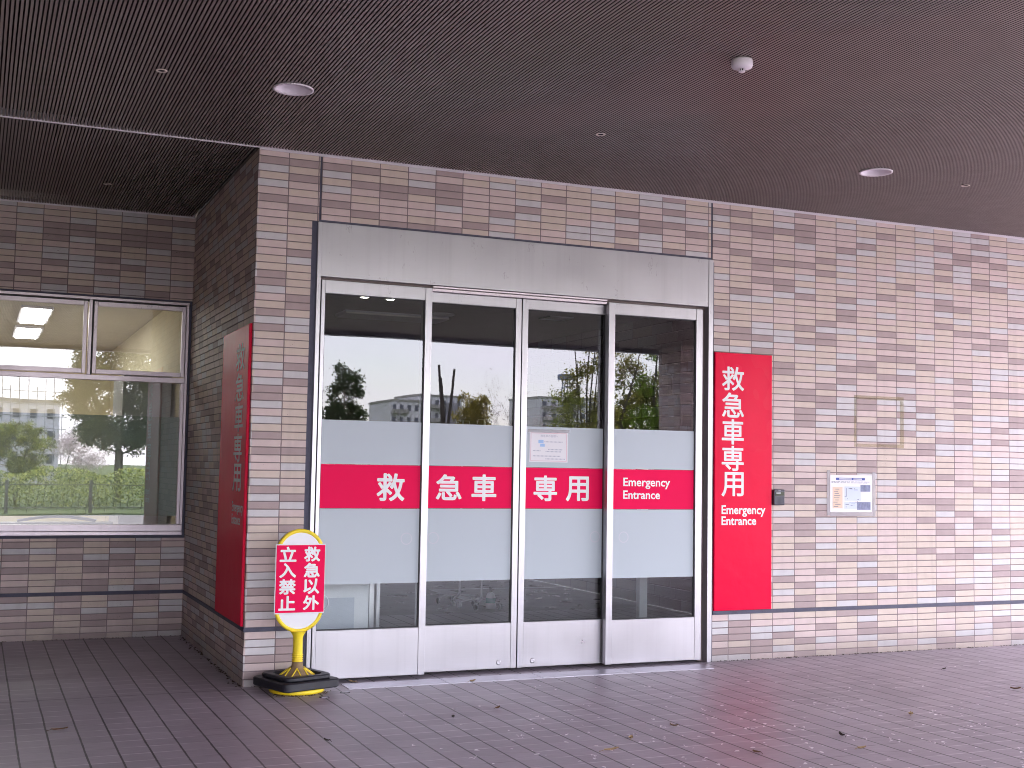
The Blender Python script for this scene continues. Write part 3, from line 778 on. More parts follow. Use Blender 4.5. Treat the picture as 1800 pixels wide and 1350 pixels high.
for k in range(8):
    t = 2*math.pi*k/8; a = (c[0]+.020*math.cos(t), c[1]+.020*math.sin(t), c[2]-.045); b = (c[0]+.013*math.cos(t), c[1]+.013*math.sin(t), c[2]-.060)
    m_.tube([a, b], .0022, 6)
m_.lathe(c, [(0,-.059),(.016,-.059),(.016,-.063),(0,-.064)], 20); m_.build('sensor_cage', WPAINT, SD)
m_ = MB().lathe(c, [(0,-.0465),(.010,-.0465),(.009,-.058),(0,-.058)], 16); m_.build('sensor', DARKGAP, SD)

# ------------------------------------------------------------------ on the paving
DC = thing('drain_cover', (1.97, -.17, 0), 'row of flat grey metal drain plates set in the paving before the door', 'drain cover')
DPL = mat_steel('worn_drain_metal', (.52,.50,.57), .40)
a0, a1 = .615, 3.325
for k in range(4):
    xa = a0+(a1-a0)*k/4; xb = a0+(a1-a0)*(k+1)/4-.006
    MB().box(xa, xb, -.285+.012*k*0, -.092, -.03, .004).build('cover_plate', DPL, DC, bevel=.001)
for x_, y_, w_, l_ in ((.398, -.500, .055, .040), (.560, -.385, .060, .018)):
    t = thing('floor_plate', (x_, y_, 0), 'small square metal floor plate beside the yellow sign base' if l_ > .03 else 'narrow metal slot plate in the paving at the corner of the drain cover', 'floor plate')
    MB().box(x_-w_/2, x_+w_/2, y_-l_/2, y_+l_/2, -.02, .003).build('rim', DARKGAP, t)
    MB().box(x_-w_/2+.008, x_+w_/2-.008, y_-l_/2+.005, y_+l_/2-.005, -.02, .005).build('lid', DPL, t)
random.seed(11)
DRY = [mat('dry_leaf_brown', (.14,.075,.035), .8, 0, .3, 60), mat('dry_leaf_tan', (.40,.28,.15), .8, 0, .3, 60), mat('dry_leaf_dark', (.045,.032,.026), .8, 0, .3, 60)]
def dry_leaf_mesh(L, Wd, curl, seed):
    rg = random.Random(seed); m_ = MB(); vs = []; nL, nW = 8, 4
    for i in range(nL+1):
        s_ = i/nL; w_ = Wd*math.sin(math.pi*min(max(s_, .04), .97))**.8
        for j in range(nW+1):
            q = j/nW*2-1
            z_ = .003+curl*L*(abs(q)**1.6*.5+(2*s_-1)**2*.55)+rg.uniform(0, .0015)
            vs.append((L*(s_-.5), q*w_/2+L*.06*math.sin(3*s_), z_))
    fs = [(i*(nW+1)+j, (i+1)*(nW+1)+j, (i+1)*(nW+1)+j+1, i*(nW+1)+j+1) for i in range(nL) for j in range(nW)]
    m_.add(vs, fs, 0, True)
    m_.tube([(-L*.5, 0, .004+curl*L*.5), (-L*.78, L*.06, .004)], .0012, 5)
    return m_
leaf_spots = [
 (-1.145,-.972,.085,.020,0,'long thin brown leaf on the grey paving below the recess', .2),
 (.101,-1.673,.050,.022,2,'small dark curled leaf beside the long dark paving joint', 2.0),
 (1.263,-1.163,.045,.026,0,'brown curled leaf, nearer the door of the two lying before the centre panels', .5),
 (.929,-1.312,.048,.022,2,'dark hooked leaf, further from the door of the two before the centre panels', 1.2),
 (.707,-.05,.060,.034,1,'pinkish tan leaf at the left end of the drain cover', 2.2),
 (1.46,-.27,.050,.030,1,'pale yellow leaf on the edge of the drain cover', .3),
 (1.384,-2.349,.095,.034,1,'large ragged tan leaf in the petals at the bottom edge', .2),
 (1.615,-2.139,.060,.026,1,'tan leaf lying close beside a cluster of petals before the door', 1.0),
 (1.996,-1.936,.045,.022,0,'small brown leaf on bare paving below the right door panel', 2.5),
 (4.933,-.838,.060,.026,2,'black leaf near the tiled wall at right', .4),
 (4.794,-1.645,.070,.036,0,'reddish brown leaf on the open paving at far right', 2.7),
 (3.506,-2.111,.055,.030,1,'tan curled leaf on the paving below the map notice', .8),
 (2.063,-2.626,.055,.032,0,'olive brown leaf low among the petals under the red sign', 1.8),
 (2.627,-2.742,.060,.030,1,'pale tan folded leaf at the lower right among many petals', .1),
 (2.733,-2.45,.060,.024,2,'dark leaf with a pale edge among the petals at lower right', 1.4)]
for i, (x_, y_, L, Wd, mi, lb, rz) in enumerate(leaf_spots):
    o = dry_leaf_mesh(L, Wd, .13+.07*(i % 3), i).build('dry_leaf', DRY[mi], loc=(0,0,0))
    o.location = (x_, y_, 0.0); o.rotation_euler = (0, 0, rz)
    tag(o, lb, 'leaf', 'dry leaves scattered on the paving')
m_ = MB(); rg = random.Random(3)
def petal(x, y, L):
    t = rg.uniform(0, 6.28); ca, sa = math.cos(t), math.sin(t); w_ = L*rg.uniform(.5, .85); z = .0025
    pts = []
    for a, b, h in ((-.5,0,.0),(-.15,-.5,.25),(.35,-.42,.3),(.5,0,.12),(.35,.42,.3),(-.15,.5,.25)):
        px_, py_ = a*L, b*w_; pts.append((x+px_*ca-py_*sa, y+px_*sa+py_*ca, z+h*L*.5))
    m_.add(pts, [(0,1,2,3),(0,3,4,5)])
cnt = 0
while cnt < 620:
    x_ = rg.uniform(-1.4, 6.5); y_ = -4.2+4.1*rg.random()**1.0
    dens = np.interp(y_, [-4, -2.4, -1.6, -.9, -.2], [1, 1, .55, .16, .05])*np.interp(x_, [-1.4, .2, 1.2, 2.2, 4, 6], [.06, .2, .7, 1, .8, .5])
    if y_ < -3.4 and rg.random() < .6: continue
    if rg.random() < dens:
        petal(x_, y_, rg.uniform(.016, .030)); cnt += 1
        if rg.random() < .3:
            for _ in range(rg.randint(1, 4)): petal(x_+rg.gauss(0, .03), y_+rg.gauss(0, .035), rg.uniform(.010, .018)); cnt += 1
tag(m_.build('fallen_petals', mat('petal', (.92,.86,.90), .7, 0, .05)), 'white cherry petals scattered over the dark paving', 'petals', kind='stuff')
m_ = MB()
def crumb(x, y, r_):
    vs = [(x+r_*rg.uniform(.6,1)*math.cos(2.1*k), y+r_*.6*math.sin(2.1*k), .001) for k in range(3)]+[(x, y, r_*rg.uniform(.4,.8))]
    m_.add(vs, [(0,1,3),(1,2,3),(2,0,3)])
for _ in range(170):
    x_ = 3.5+4.5*rg.random()**1.3; 
    for _k in range(rg.randint(1, 3)): crumb(x_+rg.gauss(0, .02), -abs(rg.gauss(.004, .012))-.003, rg.uniform(.004, .013))
for _ in range(150): crumb(-abs(rg.gauss(.006, .018))-.004, 2.4*rg.random(), rg.uniform(.004, .015))
for _ in range(110): crumb(-1.8*rg.random(), YR-abs(rg.gauss(.004, .015))-.004, rg.uniform(.004, .012))
for _ in range(60): t = rg.uniform(3.6, 6.0); crumb(CX+.18*math.cos(t)+rg.gauss(0,.012), CY+.18*math.sin(t)+rg.gauss(0,.012), rg.uniform(.004, .011))
for _ in range(50): crumb(.05+.5*rg.random(), -abs(rg.gauss(.006, .02))-.004, rg.uniform(.004, .012))
tag(m_.build('debris', mat('debris_brown', (.07,.05,.04), .9)), 'crumbs of dry leaf and grit along the foot of the walls', 'debris', kind='stuff')

# ------------------------------------------------------------------ things seen through the glass
LAMP = mat_emit('warm_lamp', (1.0, .93, .80), 7.0); TROFF = mat_emit('white_tube_light', (1.0, .98, .95), 3.5)
def vdl(x, y, label):
    t = thing('vestibule_light', (0,0,0), label, 'ceiling light', 'lit downlights inside the entrance')
    MB().lathe((0,0,0), [(.050,-.0),(.050,-.004),(.038,-.005)], 24).build('rim', WPAINT, t)
    MB().lathe((0,0,0), [(.038,-.004),(.0,-.004)], 24).build('lamp', LAMP, t)
    t.location = (x, y, 3.049); return t
v1 = vdl(1.798, 3.58, 'lit round lamp behind the first door panel, nearer the left jamb')
dup(v1, (2.067, 3.60, 3.049), 'lit round lamp behind the first door panel, nearer the second panel')
def troffer(y0, y1, label, xo=0.0):
    t = thing('office_light', (xo-1.13, (y0+y1)/2, 2.86), label, 'ceiling light', 'lit panels on the office ceiling')
    MB().box(xo-1.275, xo-.985, y0-.03, y1+.03, 2.835, 2.859).build('housing', WPAINT, t)
    MB().box(xo-1.245, xo-1.015, y0, y1, 2.825, 2.834).build('diffuser', TROFF, t)
troffer(4.45, 5.75, 'larger lit ceiling panel seen through the left transom pane')
troffer(6.35, 7.45, 'smaller lit ceiling panel, deeper in the office behind the larger one')
troffer(4.45, 5.75, 'added unseen lit panel further left in the office, nearer the window', -2.2)  # this panel and the next are added out of view to brighten the office
troffer(6.35, 7.45, 'added unseen lit panel further left in the office, deeper in the room', -2.2)
CB = thing('office_cabinet', (-.28, 3.6, 0), 'tall grey metal cabinet just inside the office window at its right end', 'cabinet')
GREYM = mat('grey_metal', (.36,.35,.37), .5)
MB().box(-.46, -.05, 3.2, 4.0, 0, 2.17).build('carcass', GREYM, CB, bevel=.004)
MB().box(-.45, -.06, 3.186, 3.199, .1, 1.3).box(-.45, -.06, 3.186, 3.199, 1.31, 2.15).build('door_panel', GREYM, CB)
MB().box(-.43, -.41, 3.165, 3.186, 1.0, 1.2).build('handle', STEEL, CB)
TR = thing('sill_tray', (-.95, 2.75, .9), 'silver wire tray lying on the sill inside the office window', 'tray')
m_ = MB()
for k in range(6):
    pts = [(-1.28+.6*s_/12, 2.70+.02*k, .935+.035*math.sin(math.pi*s_/12)-.004*k) for s_ in range(13)]
    m_.tube(pts, .005, 6)
m_.build('wires', STEEL, TR)
MB().box(-1.60, -.55, 2.685, 2.90, .85, .912).build('shelf', GREYM, TR)

EQ = thing('equipment_panel', (.80, .5, 0), 'white equipment cabinet behind the first door panel', 'cabinet')
MB().box(.40, .945, .42, .80, .02, 1.25).build('carcass', WPANEL, EQ, bevel=.004)
MB().box(.44, .84, .412, .419, .05, .50).build('face_panel', mat('grey_blue_panel', (.42,.44,.52), .4), EQ)
m_ = MB()
m_.tube([(.60+.055*math.cos(2*math.pi*k/24), .409, .47+.055*math.sin(2*math.pi*k/24)) for k in range(24)], .004, 6, closed=True)
m_.tube([(.52+.10*math.cos(t), .409, .42+.10*math.sin(t)) for t in np.linspace(R(250), R(340), 12)], .003, 6)
m_.build('hose', mat('pale_hose', (.72,.72,.78), .4), EQ)
PF = thing('steel_posts', (1.0, .6, 0), 'pair of stainless posts beside the white equipment cabinet', 'door frame')
for x0_, x1_ in ((.975, 1.010), (1.028, 1.052)): MB().box(x0_, x1_, .50, .56, 0, 1.6).build('post', STEEL, PF)
def drip_stand(x, y, label):
    t = thing('drip_stand', (x, y, 0), label, 'drip stand', 'wheeled drip stands in the entrance')
    MB().tube([(x,y,.09),(x,y,1.9)], .011, 10).build('pole', STEEL, t)
    m_ = MB()
    for k in range(5):
        a = 2*math.pi*k/5+.3; m_.tube([(x,y,.10),(x+.22*math.cos(a), y+.22*math.sin(a), .065)], [.014,.010], 8)
    m_.build('base', GREYM, t)
    for k in range(5):
        a = 2*math.pi*k/5+.3; cx_, cy_ = x+.22*math.cos(a), y+.22*math.sin(a)
        MB().tube([(cx_-.012, cy_, .030),(cx_+.012, cy_, .030)], .030, 14).build('caster', GASKET, t)
    m_ = MB().tube([(x-.08,y,1.86),(x-.07,y,1.90),(x,y,1.90),(x+.07,y,1.90),(x+.08,y,1.86)], .005, 6); m_.build('hook', STEEL, t)
drip_stand(3.07, 4.15, 'wheeled drip stand behind the second door panel, left of its pair')
drip_stand(3.14, 3.72, 'wheeled drip stand behind the second door panel, right of its pair')
OX = thing('gas_canister', (3.20, 3.62, 0), 'small white canister with a green stripe behind the second door panel', 'canister')
MB().lathe((3.20,3.62,0), [(0,.005),(.048,.005),(.050,.015),(.050,.115),(.036,.150),(.018,.168),(0,.170)], 28).build('body', WPANEL, OX)
MB().lathe((3.20,3.62,0), [(.0508,.06),(.0508,.11),(.050,.111)], 28).build('stripe', mat('green_stripe', (.05,.25,.20), .5), OX)
MB().tube([(3.20,3.62,.17),(3.20,3.62,.22)], .016, 10).build('valve', GASKET, OX)
VP = thing('rail_post', (3.39, .9, 0), 'pale grey square post inside the fourth door panel', 'post')
MB().box(3.355, 3.425, .87, .93, 0, 1.55).build('shaft', WPANEL, VP)
MB().box(3.335, 3.445, .85, .95, 0, .012).build('foot_plate', STEEL, VP)
BH = thing('ceiling_rail', (2.45, 4.8, 3.01), 'pale flat rail box under the vestibule ceiling, seen high in the first door panel', 'rail box')
MB().box(1.90, 3.06, 4.60, 5.02, 3.012, 3.049).build('casing', WPANEL, BH)
MB().box(1.90, 3.06, 4.592, 4.599, 3.012, 3.028).build('edge_strip', mat('pale_edge', (.8,.78,.74), .5), BH)
VD = thing('ceiling_disc', (2.92, 4.45, 3.05), 'pale round disc on the vestibule ceiling in the second door panel', 'fitting')  # plain pale ceiling disc of unspecified kind
MB().lathe((2.92,4.42,3.049), [(.125,0),(.125,-.012),(.115,-.016),(0,-.016)], 32).build('disc_face', WPANEL, VD)
VV = thing('ceiling_vent', (4.10, 4.07, 3.05), 'square slatted air vent on the vestibule ceiling in the third door panel', 'air vent')
MB().box(3.96,4.24,3.93,3.955,3.035,3.049).box(3.96,4.24,4.195,4.22,3.035,3.049).box(3.96,3.985,3.9555,4.1945,3.035,3.049).box(4.215,4.24,3.9555,4.1945,3.035,3.049).build('frame', WPANEL, VV)
m_ = MB()
for k in range(5): m_.box(3.986,4.214,3.975+.044*k,3.988+.044*k,3.038,3.048)
m_.build('louvre', GREYM, VV)

# ------------------------------------------------------------------ the street side, seen in the glass
BARK = mat('bark', (.085,.066,.052), .9, 0, .35, 8, .01); BARKD = mat('dark_bark', (.045,.036,.032), .9, 0, .35, 8, .01)
L_EVER = mat_leaf('evergreen_leaf', [(.018,.032,.016),(.035,.062,.028),(.075,.105,.045)])
L_EVER2 = mat_leaf('broad_evergreen_leaf', [(.022,.034,.014),(.06,.085,.03),(.17,.20,.075)])
L_GREEN = mat_leaf('fresh_leaf', [(.05,.10,.015),(.12,.21,.025),(.24,.34,.05)])
L_YEL = mat_leaf('yellow_green_leaf', [(.14,.12,.02),(.28,.23,.03),(.45,.36,.07)])
L_HEDGE = mat_leaf('hedge_leaf', [(.03,.05,.018),(.28,.35,.075),(.70,.73,.27)])
L_MIX2 = mat_leaf('gold_green_leaf', [(.08,.085,.02),(.20,.19,.04),(.36,.32,.08)])
L_YGR = mat_leaf('lime_leaf', [(.09,.12,.02),(.22,.26,.045),(.38,.40,.09)])
L_PINK = mat_leaf('pale_blossom', [(.42,.36,.38),(.60,.52,.55),(.75,.68,.70)], .25)
L_MIX = mat_leaf('olive_leaf', [(.045,.05,.018),(.11,.12,.03),(.22,.20,.06)])
def leaves(name, m, parent, pts, size, seed, loc=None, aspect=.55):
    """one small quad per point, turned at random; a per-leaf shade value picks its own green"""
    rg = np.random.default_rng(seed); n = len(pts); pts = np.asarray(pts)
    a = rg.normal(size=(n,3)); a /= np.linalg.norm(a, axis=1)[:,None]
    b = np.cross(a, rg.normal(size=(n,3))); b /= np.linalg.norm(b, axis=1)[:,None]
    s_ = size*rg.uniform(.6, 1.35, (n,1)); a *= s_*.5; b *= s_*.5*aspect
    org = np.array(ORI[parent.name] if parent is not None else (loc or (0,0,0)))
    v = np.stack([pts-a, pts-b*1.0+a*.1, pts+a, pts+b*1.0+a*.1], 1).reshape(-1,3)-org
    me = bpy.data.meshes.new(name)
    me.from_pydata([tuple(p) for p in v], [], [(4*i,4*i+1,4*i+2,4*i+3) for i in range(n)])
    at = me.attributes.new('shade', 'FLOAT', 'FACE'); at.data.foreach_set('value', rg.random(n).astype(np.float32))
    return link_mesh(name, me, m, parent, loc)
def grow(m_, rg, p, d, L, r, depth, tips, spread=.55, up_=.15, n=5):
    pts = [Vector(p)]; d = Vector(d).normalized(); q = Vector(p)
    for k in range(n):
        d = (d+Vector((rg.gauss(0,.10), rg.gauss(0,.10), rg.gauss(0,.06)+up_*.1))).normalized()
        q = q+d*(L/n); pts.append(q.copy())
    r1 = r*.55
    m_.tube(pts, [r+(r1-r)*k/n for k in range(n+1)], 6 if depth > 1 else 4, cap=False)
    if depth <= 0: tips.append((pts[-1], d)); tips.append((pts[-3], d)); return
    for _ in range(rg.randint(2, 3) if depth > 1 else 3):
        k = rg.randint(max(1, n-3), n)
        nd = (d+Vector((rg.gauss(0,spread), rg.gauss(0,spread), rg.gauss(.08,spread*.6)+up_))).normalized()
        grow(m_, rg, pts[k], nd, L*rg.uniform(.55,.8), r1*.8, depth-1, tips, spread, up_, n)
def tree(name, x, y, h, label, leafm, nleaf, size, seed, stems=1, depth=3, spread=.55, r=.09, first=.45, clump=.28, up_=.15, bark=BARK, droop=0.0, lean=.1, squash=1.0, zmin=0.0, group='trees across the road'):
    rg = random.Random(seed); z0 = -.06 if y < -24 else -.10
    t = thing(name, (x, y, z0), label, 'tree', group)
    m_ = MB(); tips = []
    for s_ in range(stems):
        d = Vector((rg.gauss(0,lean), rg.gauss(0,lean), 1)) if stems == 1 else Vector((.32*math.cos(6.28*s_/stems+seed), .32*math.sin(6.28*s_/stems+seed), 1))
        grow(m_, rg, (x+rg.gauss(0,.05)*(stems > 1), y+rg.gauss(0,.05)*(stems > 1), z0), d, h*first, r/(stems**.4), depth, tips, spread, up_)
    zt = max(p.z for p, _ in tips)-z0; k = (h-.1)/zt
    for i, v in enumerate(m_.v): m_.v[i] = (x+(v[0]-x)*k*squash, y+(v[1]-y)*k*squash, z0+(v[2]-z0)*k)
    tips = [(Vector((x+(p.x-x)*k*squash, y+(p.y-y)*k*squash, z0+(p.z-z0)*k)), d) for p, d in tips]
    m_.build('trunk', bark, t)
    if nleaf:
        g_ = np.random.default_rng(seed); ids = g_.integers(0, len(tips), nleaf)
        wt = g_.uniform(.5, 1.3, len(tips))
        base = np.array([tuple(tips[i][0]) for i in ids]); off = g_.normal(size=(nleaf,3))*(clump*wt[ids])[:,None]
        off[:,2] *= .75
        if droop: off[:,2] -= np.abs(g_.normal(size=nleaf))*droop
        P = base+off; P = P[P[:,2] > z0+zmin]
        leaves('crown', leafm, t, P, size, seed)
    return t
def clump_tree(name, x, y, label, stems, clumps, leafms, size, dens, seed, bark=BARKD, r0=.09, group='trees across the road'):
    """stems: lists of (dx, dy, z) from the foot; clumps: (dx, dy, z, radius, leaf kind); a limb runs from the nearest stem point to each clump"""
    rg = random.Random(seed); g_ = np.random.default_rng(seed); z0 = -.06 if y < -24 else -.10
    t = thing(name, (x, y, z0), label, 'tree', group)
    m_ = MB(); nodes = []
    for st in stems:
        pts = [(x, y, z0)]+[(x+a, y+b, c) for a, b, c in st]; n = len(pts)
        fine = []
        for i in range(n-1):
            for j in range(4):
                q = Vector(pts[i]).lerp(Vector(pts[i+1]), j/4); fine.append(q+Vector((rg.gauss(0,.015), rg.gauss(0,.015), 0)))
        fine.append(Vector(pts[-1])); L = len(fine)
        rad = [r0*(1-.82*k/(L-1))/(len(stems)**.35) for k in range(L)]
        m_.tube(fine, rad, 7, cap=False); nodes += list(zip(fine, rad))[L//3:]
    for cx_, cy_, cz_, cr, ki in clumps:
        c = Vector((x+cx_, y+cy_, cz_))
        p, r_ = min(nodes, key=lambda q: (q[0]-c).length+max(0, q[0].z-c.z+.15)*3)
        mid = p.lerp(c, .5)+Vector((rg.gauss(0,.08), rg.gauss(0,.08), -.06))
        m_.tube([p, mid, c], [min(r_*.6, .035), .016, .007], 5, cap=False)
        for _ in range(7):
            d = Vector((rg.gauss(0,1), rg.gauss(0,1), rg.gauss(.2,.8))).normalized()
            q = c+d*cr*rg.uniform(.8, 1.35); m_.tube([mid.lerp(c, rg.uniform(.3,1)), c.lerp(q, .55)+Vector((0,0,.03)), q], [.008,.006,.003], 4, cap=False)
    m_.build('trunk', bark, t)
    for ki in sorted(set(c[4] for c in clumps)):
        P = []
        for cx_, cy_, cz_, cr, k_ in clumps:
            if k_ != ki: continue
            n = int(dens*cr*cr)
            # each clump is itself a handful of sprays
            sp = g_.normal(size=(9,3)); sp /= np.linalg.norm(sp, axis=1)[:,None]; sp *= cr*g_.uniform(.35, 1.0, (9,1)); sp[:,2] *= .9
            ids = g_.integers(0, 9, n)
            P.append(np.array([x+cx_, y+cy_, cz_])+sp[ids]+g_.normal(size=(n,3))*cr*np.array([.32,.32,.28]))
        leaves('crown', leafms[ki], t, np.concatenate(P), size, seed+ki)
    return t
def ball(n, c, rx, ry, rz, r, seed, ki=0, low=-1.0):
    g_ = np.random.default_rng(seed); o = []
    while len(o) < n:
        d = g_.normal(size=3); d /= np.linalg.norm(d); k = g_.uniform(.35, 1.0)**.5
        if d[2]*k < low: continue
        o.append((c[0]+d[0]*k*rx, c[1]+d[1]*k*ry, c[2]+d[2]*k*rz, r*g_.uniform(.7, 1.3), ki))
    return o
clump_tree('evergreen_tree', 13.2, -45, 'dark rounded evergreen tree reflected in the first door panel', [[(0,0,1.5),(.1,0,3.2),(.1,0,5.0)],[(-.1,.1,1.8),(-.4,.2,4.6)]],
    ball(60, (0,0,3.1), .95, .95, 2.0, .30, 2)+[(-.1,0,5.75,.38,0),(.15,.1,5.3,.42,0),(.62,0,5.35,.34,0),(-.5,0,4.7,.4,0),(.55,0,4.8,.4,0)], [L_EVER], .14, 1500, 21, BARK, .12)
clump_tree('willow_bush', 13.5, -30, 'yellow-green upright willow reflected in the second door panel', [[(-.3,0,1.5),(-.35,0,3.7)],[(.1,0,1.4),(.05,.1,3.4)],[(.35,0,1.2),(.5,0,3.6)]],
    [(-.35+.09*k,(.2*(k % 3)-.2),z+.12*((k*7) % 5)-.2,.24,0) for k in range(10) for z in (1.5,2.2,2.8,3.3)]+[(-.38,0,3.75,.18,0),(.42,0,3.7,.18,0)], [L_YEL], .085, 3600, 5, BARK, .07)
tree('cherry_tree', 12.45, -26, 4.5, 'nearly bare twiggy cherry beside the willow in the second panel', L_PINK, 420, .05, 9, 2, 4, .5, .06, .36, .12, bark=BARKD, squash=.75)
tree('cherry_tree', 20.7, -40, 4.7, 'low pale cherry with bare twigs reflected in the third door panel', L_PINK, 700, .08, 13, 3, 4, .5, .07, .36, .16, bark=BARKD, squash=.8)
clump_tree('multi_stem_tree', 14.65, -24, 'tree of several thin straight stems with yellow-green leaves in the third panel',
    [[(-.1,0,2.6),(-.45,0,5.6)],[(.0,.1,2.8),(.05,.1,6.0)],[(.1,0,2.7),(.35,0,5.9)],[(-.3,.1,2.2),(-.32,.1,4.6)],[(.2,-.1,2.4),(.55,-.1,5.2)]],
    [(-.40,0,4.1,.34,0),(-.15,.2,4.25,.30,0),(.2,0,4.4,.34,0),(.5,.1,4.75,.36,0),(.35,-.2,5.1,.3,0),(-.68,0,3.5,.36,1),(-.5,.2,3.15,.42,1),(-.7,-.1,2.8,.4,1),(.45,0,3.6,.36,0),(.6,.1,3.0,.4,1),(-.1,0,2.6,.4,0),(.3,0,2.5,.4,1),(-.35,0,3.75,.25,0),(-.6,.1,2.3,.45,1)], [L_MIX2, L_YGR], .075, 3000, 17, BARKD, .085)
clump_tree('oak_tree', 14.6, -20, 'spreading tree with bright green leaf clumps reflected in the fourth door panel',
    [[(.0,0,1.4),(.02,0,2.7),(-.06,0,3.4),(-.02,.1,4.3),(.02,.1,5.6)],[(.12,.05,2.6),(.14,.05,3.6),(.18,.1,4.8)],[(-.5,0,1.9),(-1.1,.1,2.6),(-.75,.1,3.6),(-.45,.1,4.6)],[(.4,-.1,2.2),(.85,-.1,3.3)]],
    [(-.86,0,4.15,.32,1),(-1.1,.1,3.95,.26,1),(-.62,.1,4.0,.24,1),(-.45,0,3.72,.30,0),(-.25,.1,3.55,.24,0),(.45,0,4.20,.36,0),(.18,.1,4.05,.28,0),(.72,0,4.3,.28,0),(-.15,.1,4.45,.2,0),
     (.70,0,3.75,.20,0),(.42,.1,3.45,.20,0),(.25,0,3.75,.14,1),(-.25,0,2.85,.42,0),(-.55,.1,2.6,.40,0),(.1,.2,2.6,.4,0),(.45,0,2.75,.42,0),(.75,.1,2.55,.40,0),(.2,0,2.2,.45,0),(-.9,0,2.4,.40,1),(-1.2,.1,2.9,.30,1),(.95,0,3.0,.3,0),(.3,0,3.15,.22,0),(-.7,0,3.2,.2,1)], [L_GREEN, L_MIX2], .065, 3800, 31, BARKD, .10)
clump_tree('evergreen_tree', 3.3, -35, 'large dark tree reflected in the office window', [[(0,0,1.6),(.1,0,3.4),(.1,.1,5.2)],[(.1,.1,1.7),(-.9,.2,3.6),(-1.3,.2,4.4)],[(-.1,0,1.8),(1.0,0,3.9),(1.3,.1,4.6)]],
    ball(190, (0.1,0,3.95), 2.15, 1.5, 2.3, .34, 12, 0, -.90)+[(-1.75,0,4.0,.36,0),(-1.5,.1,3.4,.45,0),(-1.0,.2,2.5,.42,0)], [L_EVER2], .10, 1900, 43, BARK, .15)
clump_tree('willow_bush', -.35, -30, 'low yellow-green willow at the left edge of the office window reflection', [[(-.2,0,1.2),(-.3,0,2.4)],[(.2,0,1.1),(.35,.1,2.3)]],
    ball(60, (0,0,1.7), 1.1, .6, .9, .22, 6), [L_YGR], .085, 2600, 8, BARK, .06)
tree('cherry_tree', 2.2, -42, 2.6, 'small pale blossoming tree under the large dark tree in the window reflection', L_PINK, 4200, .08, 19, 2, 3, .6, .05, .4, .26, bark=BARKD)
clump_tree('evergreen_tree', 22, -34, 'broad dark tree standing beyond the column to the right', [[(0,0,1.6),(.1,0,3.4),(.1,.1,4.8)]], ball(30, (0,0,3.4), 1.8, 1.5, 1.7, .48, 15), [L_MIX], .14, 900, 51, BARK, .14)
ST3 = thing('bare_stems', (9.58, -22, -.1), 'three bare pruned stems standing close together, reflected in the second panel', 'tree', 'trees across the road')
m_ = MB(); m_.tube([(9.52,-22,-.1),(9.50,-22,2.4),(9.37,-22,4.1)], [.05,.045,.030], 7).tube([(9.60,-22.05,-.1),(9.56,-22.05,2.3),(9.43,-22.02,3.75)], [.05,.045,.032], 7).tube([(9.62,-21.98,-.1),(9.64,-21.98,2.6),(9.78,-22,4.0)], [.05,.04,.028], 7)
m_.build('trunk', BARKD, ST3)
HG = thing('hedge', (8, -28, -.06), 'long low clipped hedge of pale green leaves behind the fence', 'hedge')
g_ = np.random.default_rng(77); n = 24000
hx = g_.uniform(-7, 12, n); hy = -28+g_.uniform(-.45, .45, n)
hz = -.05+(1.18+.10*np.sin(hx*2.3)+.06*np.sin(hx*5.1))*g_.random(n)**.7
leaves('foliage', L_HEDGE, HG, np.stack([hx,hy,hz],1), .075, 78, aspect=.7)
m_ = MB(); rg = random.Random(5)
for k in range(90):
    x_ = -7+19*k/90; m_.tube([(x_, -28, -.06), (x_+rg.gauss(0,.1), -28+rg.gauss(0,.1), .9)], [.014,.006], 4)
m_.build('branches', BARKD, HG)
FN = thing('railing_fence', (2, -24.5, -.06), 'low dark wire fence along the far side of the road before the hedge', 'fence')
FM = mat('dark_fence_metal', (.075,.07,.072), .6)
m_ = MB(); 
for k in range(9):
    x_ = -6+2.25*k+.75; MB().box(x_-.045, x_+.045, -24.55, -24.46, -.06, .86).build('fence_post', FM, FN)
m_.tube([(-8,-24.5,.74),(13,-24.5,.74)], .014, 6).tube([(-8,-24.5,.10),(13,-24.5,.10)], .014, 6); m_.build('rail', FM, FN)
for k in range(80): x_ = -8+.26*k; MB().tube([(x_, -24.5, .10), (x_+.02, -24.5, -.06)], .006, 4).build('picket', FM, FN)
BW = mat('apartment_white', (.62,.62,.66), .8, 0, .06, .5); BGL = mat('dark_window', (.08,.09,.13), .15)
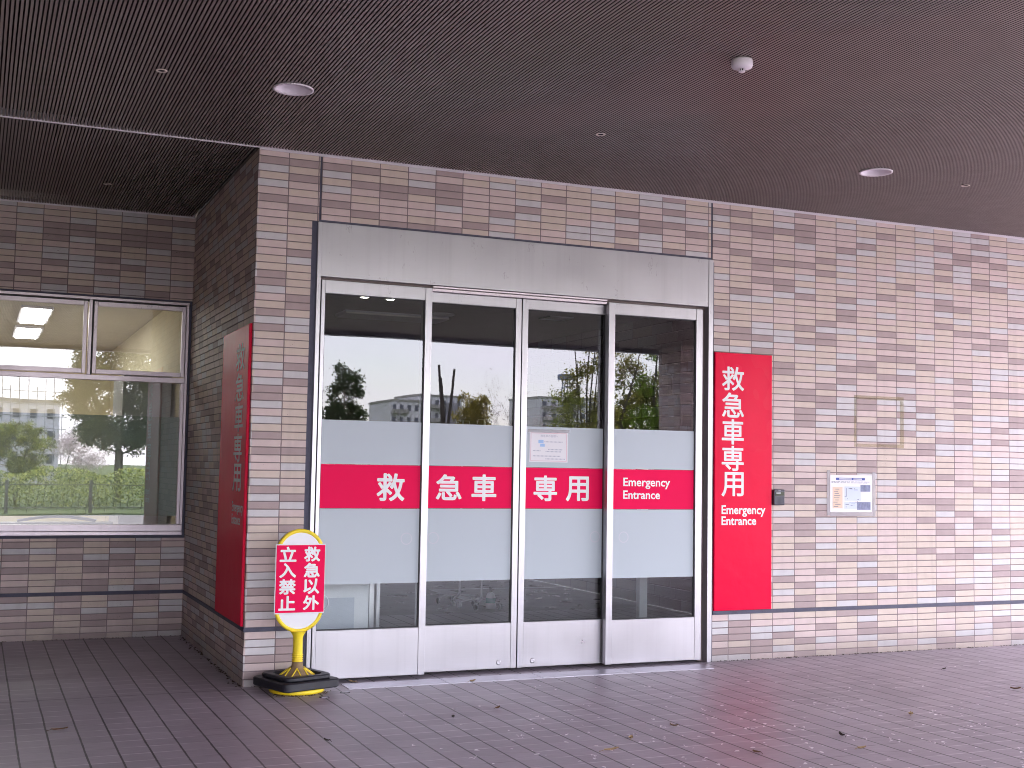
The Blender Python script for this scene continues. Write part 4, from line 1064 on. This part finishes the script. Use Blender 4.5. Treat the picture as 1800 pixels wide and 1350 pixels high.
def block(name, x0, x1, y, d, z1, cols, rws, label, zb=2.0, ww=.42, wm=BW, ban=True):
    t = thing(name, ((x0+x1)/2, y-d/2, -.06), label, 'building', 'far buildings across the road')
    MB().box(x0, x1, y-d, y, -.06, z1).build('wall', wm, t)
    MB().box(x0-.1, x1+.1, y-d-.1, y+.1, z1+.002, z1+.22).build('roof', CONC, t)
    if ban:
        for j in range(rws):
            zb_ = zb+(z1-zb)*(j+.02)/rws; MB().box(x0+(x1-x0)*.04, x0+(x1-x0)*.55, y+.052, y+.75, zb_, zb_+.42).build('balcony', CONC, t)
    for i in range(cols):
        for j in range(rws):
            cx_ = x0+(x1-x0)*(i+.5)/cols; cz_ = zb+(z1-zb)*(j+.5)/rws; hw_ = (x1-x0)/cols*ww*.5
            MB().box(cx_-hw_, cx_+hw_, y+.002, y+.05, cz_-.30, cz_+.30).build('window', BGL, t)
    return t
b1 = block('apartment_block', 39.6, 43.0, -120, 8, 8.4, 4, 5, 'smaller white apartment block reflected low in the first door panel', 2.0)
b2 = block('apartment_block', 43.6, 48.6, -122, 9, 9.3, 6, 5, 'larger white apartment block with rows of dark windows in the second panel', 2.0)
MB().box(46.6, 48.0, -121.99, -121.6, 2, 8.6).build('balcony_stack', mat('mauve_concrete', (.26,.25,.30), .8), b2)
block('apartment_block', 62, 70, -130, 9, 10.2, 6, 5, 'distant pale block seen between the trees of the third panel', 3)
sb = block('scaffolded_building', -7, 3.2, -70, 8, 5.1, 10, 3, 'grey building wrapped in scaffolding reflected in the office window', .8, ban=False, wm=mat('pale_grey_render', (.66,.67,.74), .8))
m_ = MB()
for k in range(22): x_ = -7.2+.5*k; m_.tube([(x_,-69.3,-.06),(x_,-69.3,6.1+.5*(k % 3))], .025, 4)
for z_ in (1,1.8,2.6,3.4,4.2,5.0,5.8): m_.tube([(-7.3,-69.3,z_),(3.6,-69.3,z_)], .025, 4)
m_.build('scaffold', mat('scaffold_tube', (.30,.31,.36), .5), sb)
TW_ = thing('lattice_mast', (75.4, -150, -.06), 'thin lattice mast on the skyline in the third door panel', 'mast')
m_ = MB(); top = 15.2
for a in ((-1,-1),(1,-1),(1,1),(-1,1)): m_.tube([(75.4+a[0]*1.1,-150+a[1]*1.1,-.06),(75.4+a[0]*.35,-150+a[1]*.35,top-1)], .09, 4)
for k in range(9):
    z_ = 1.5*k+.8; w_ = 1.1-.75*(z_/(top-1)); m_.tube([(75.4-w_,-150-w_,z_),(75.4+w_,-150-w_,z_+1.2)], .05, 4).tube([(75.4+w_,-150-w_,z_),(75.4-w_,-150-w_,z_+1.2)], .05, 4)
m_.build('lattice', mat('mast_grey', (.28,.30,.38), .6), TW_)
MB().box(74.5,76.3,-150.9,-149.1,top-1,top-.2).build('platform', mat('mast_blue', (.16,.20,.34), .6), TW_)
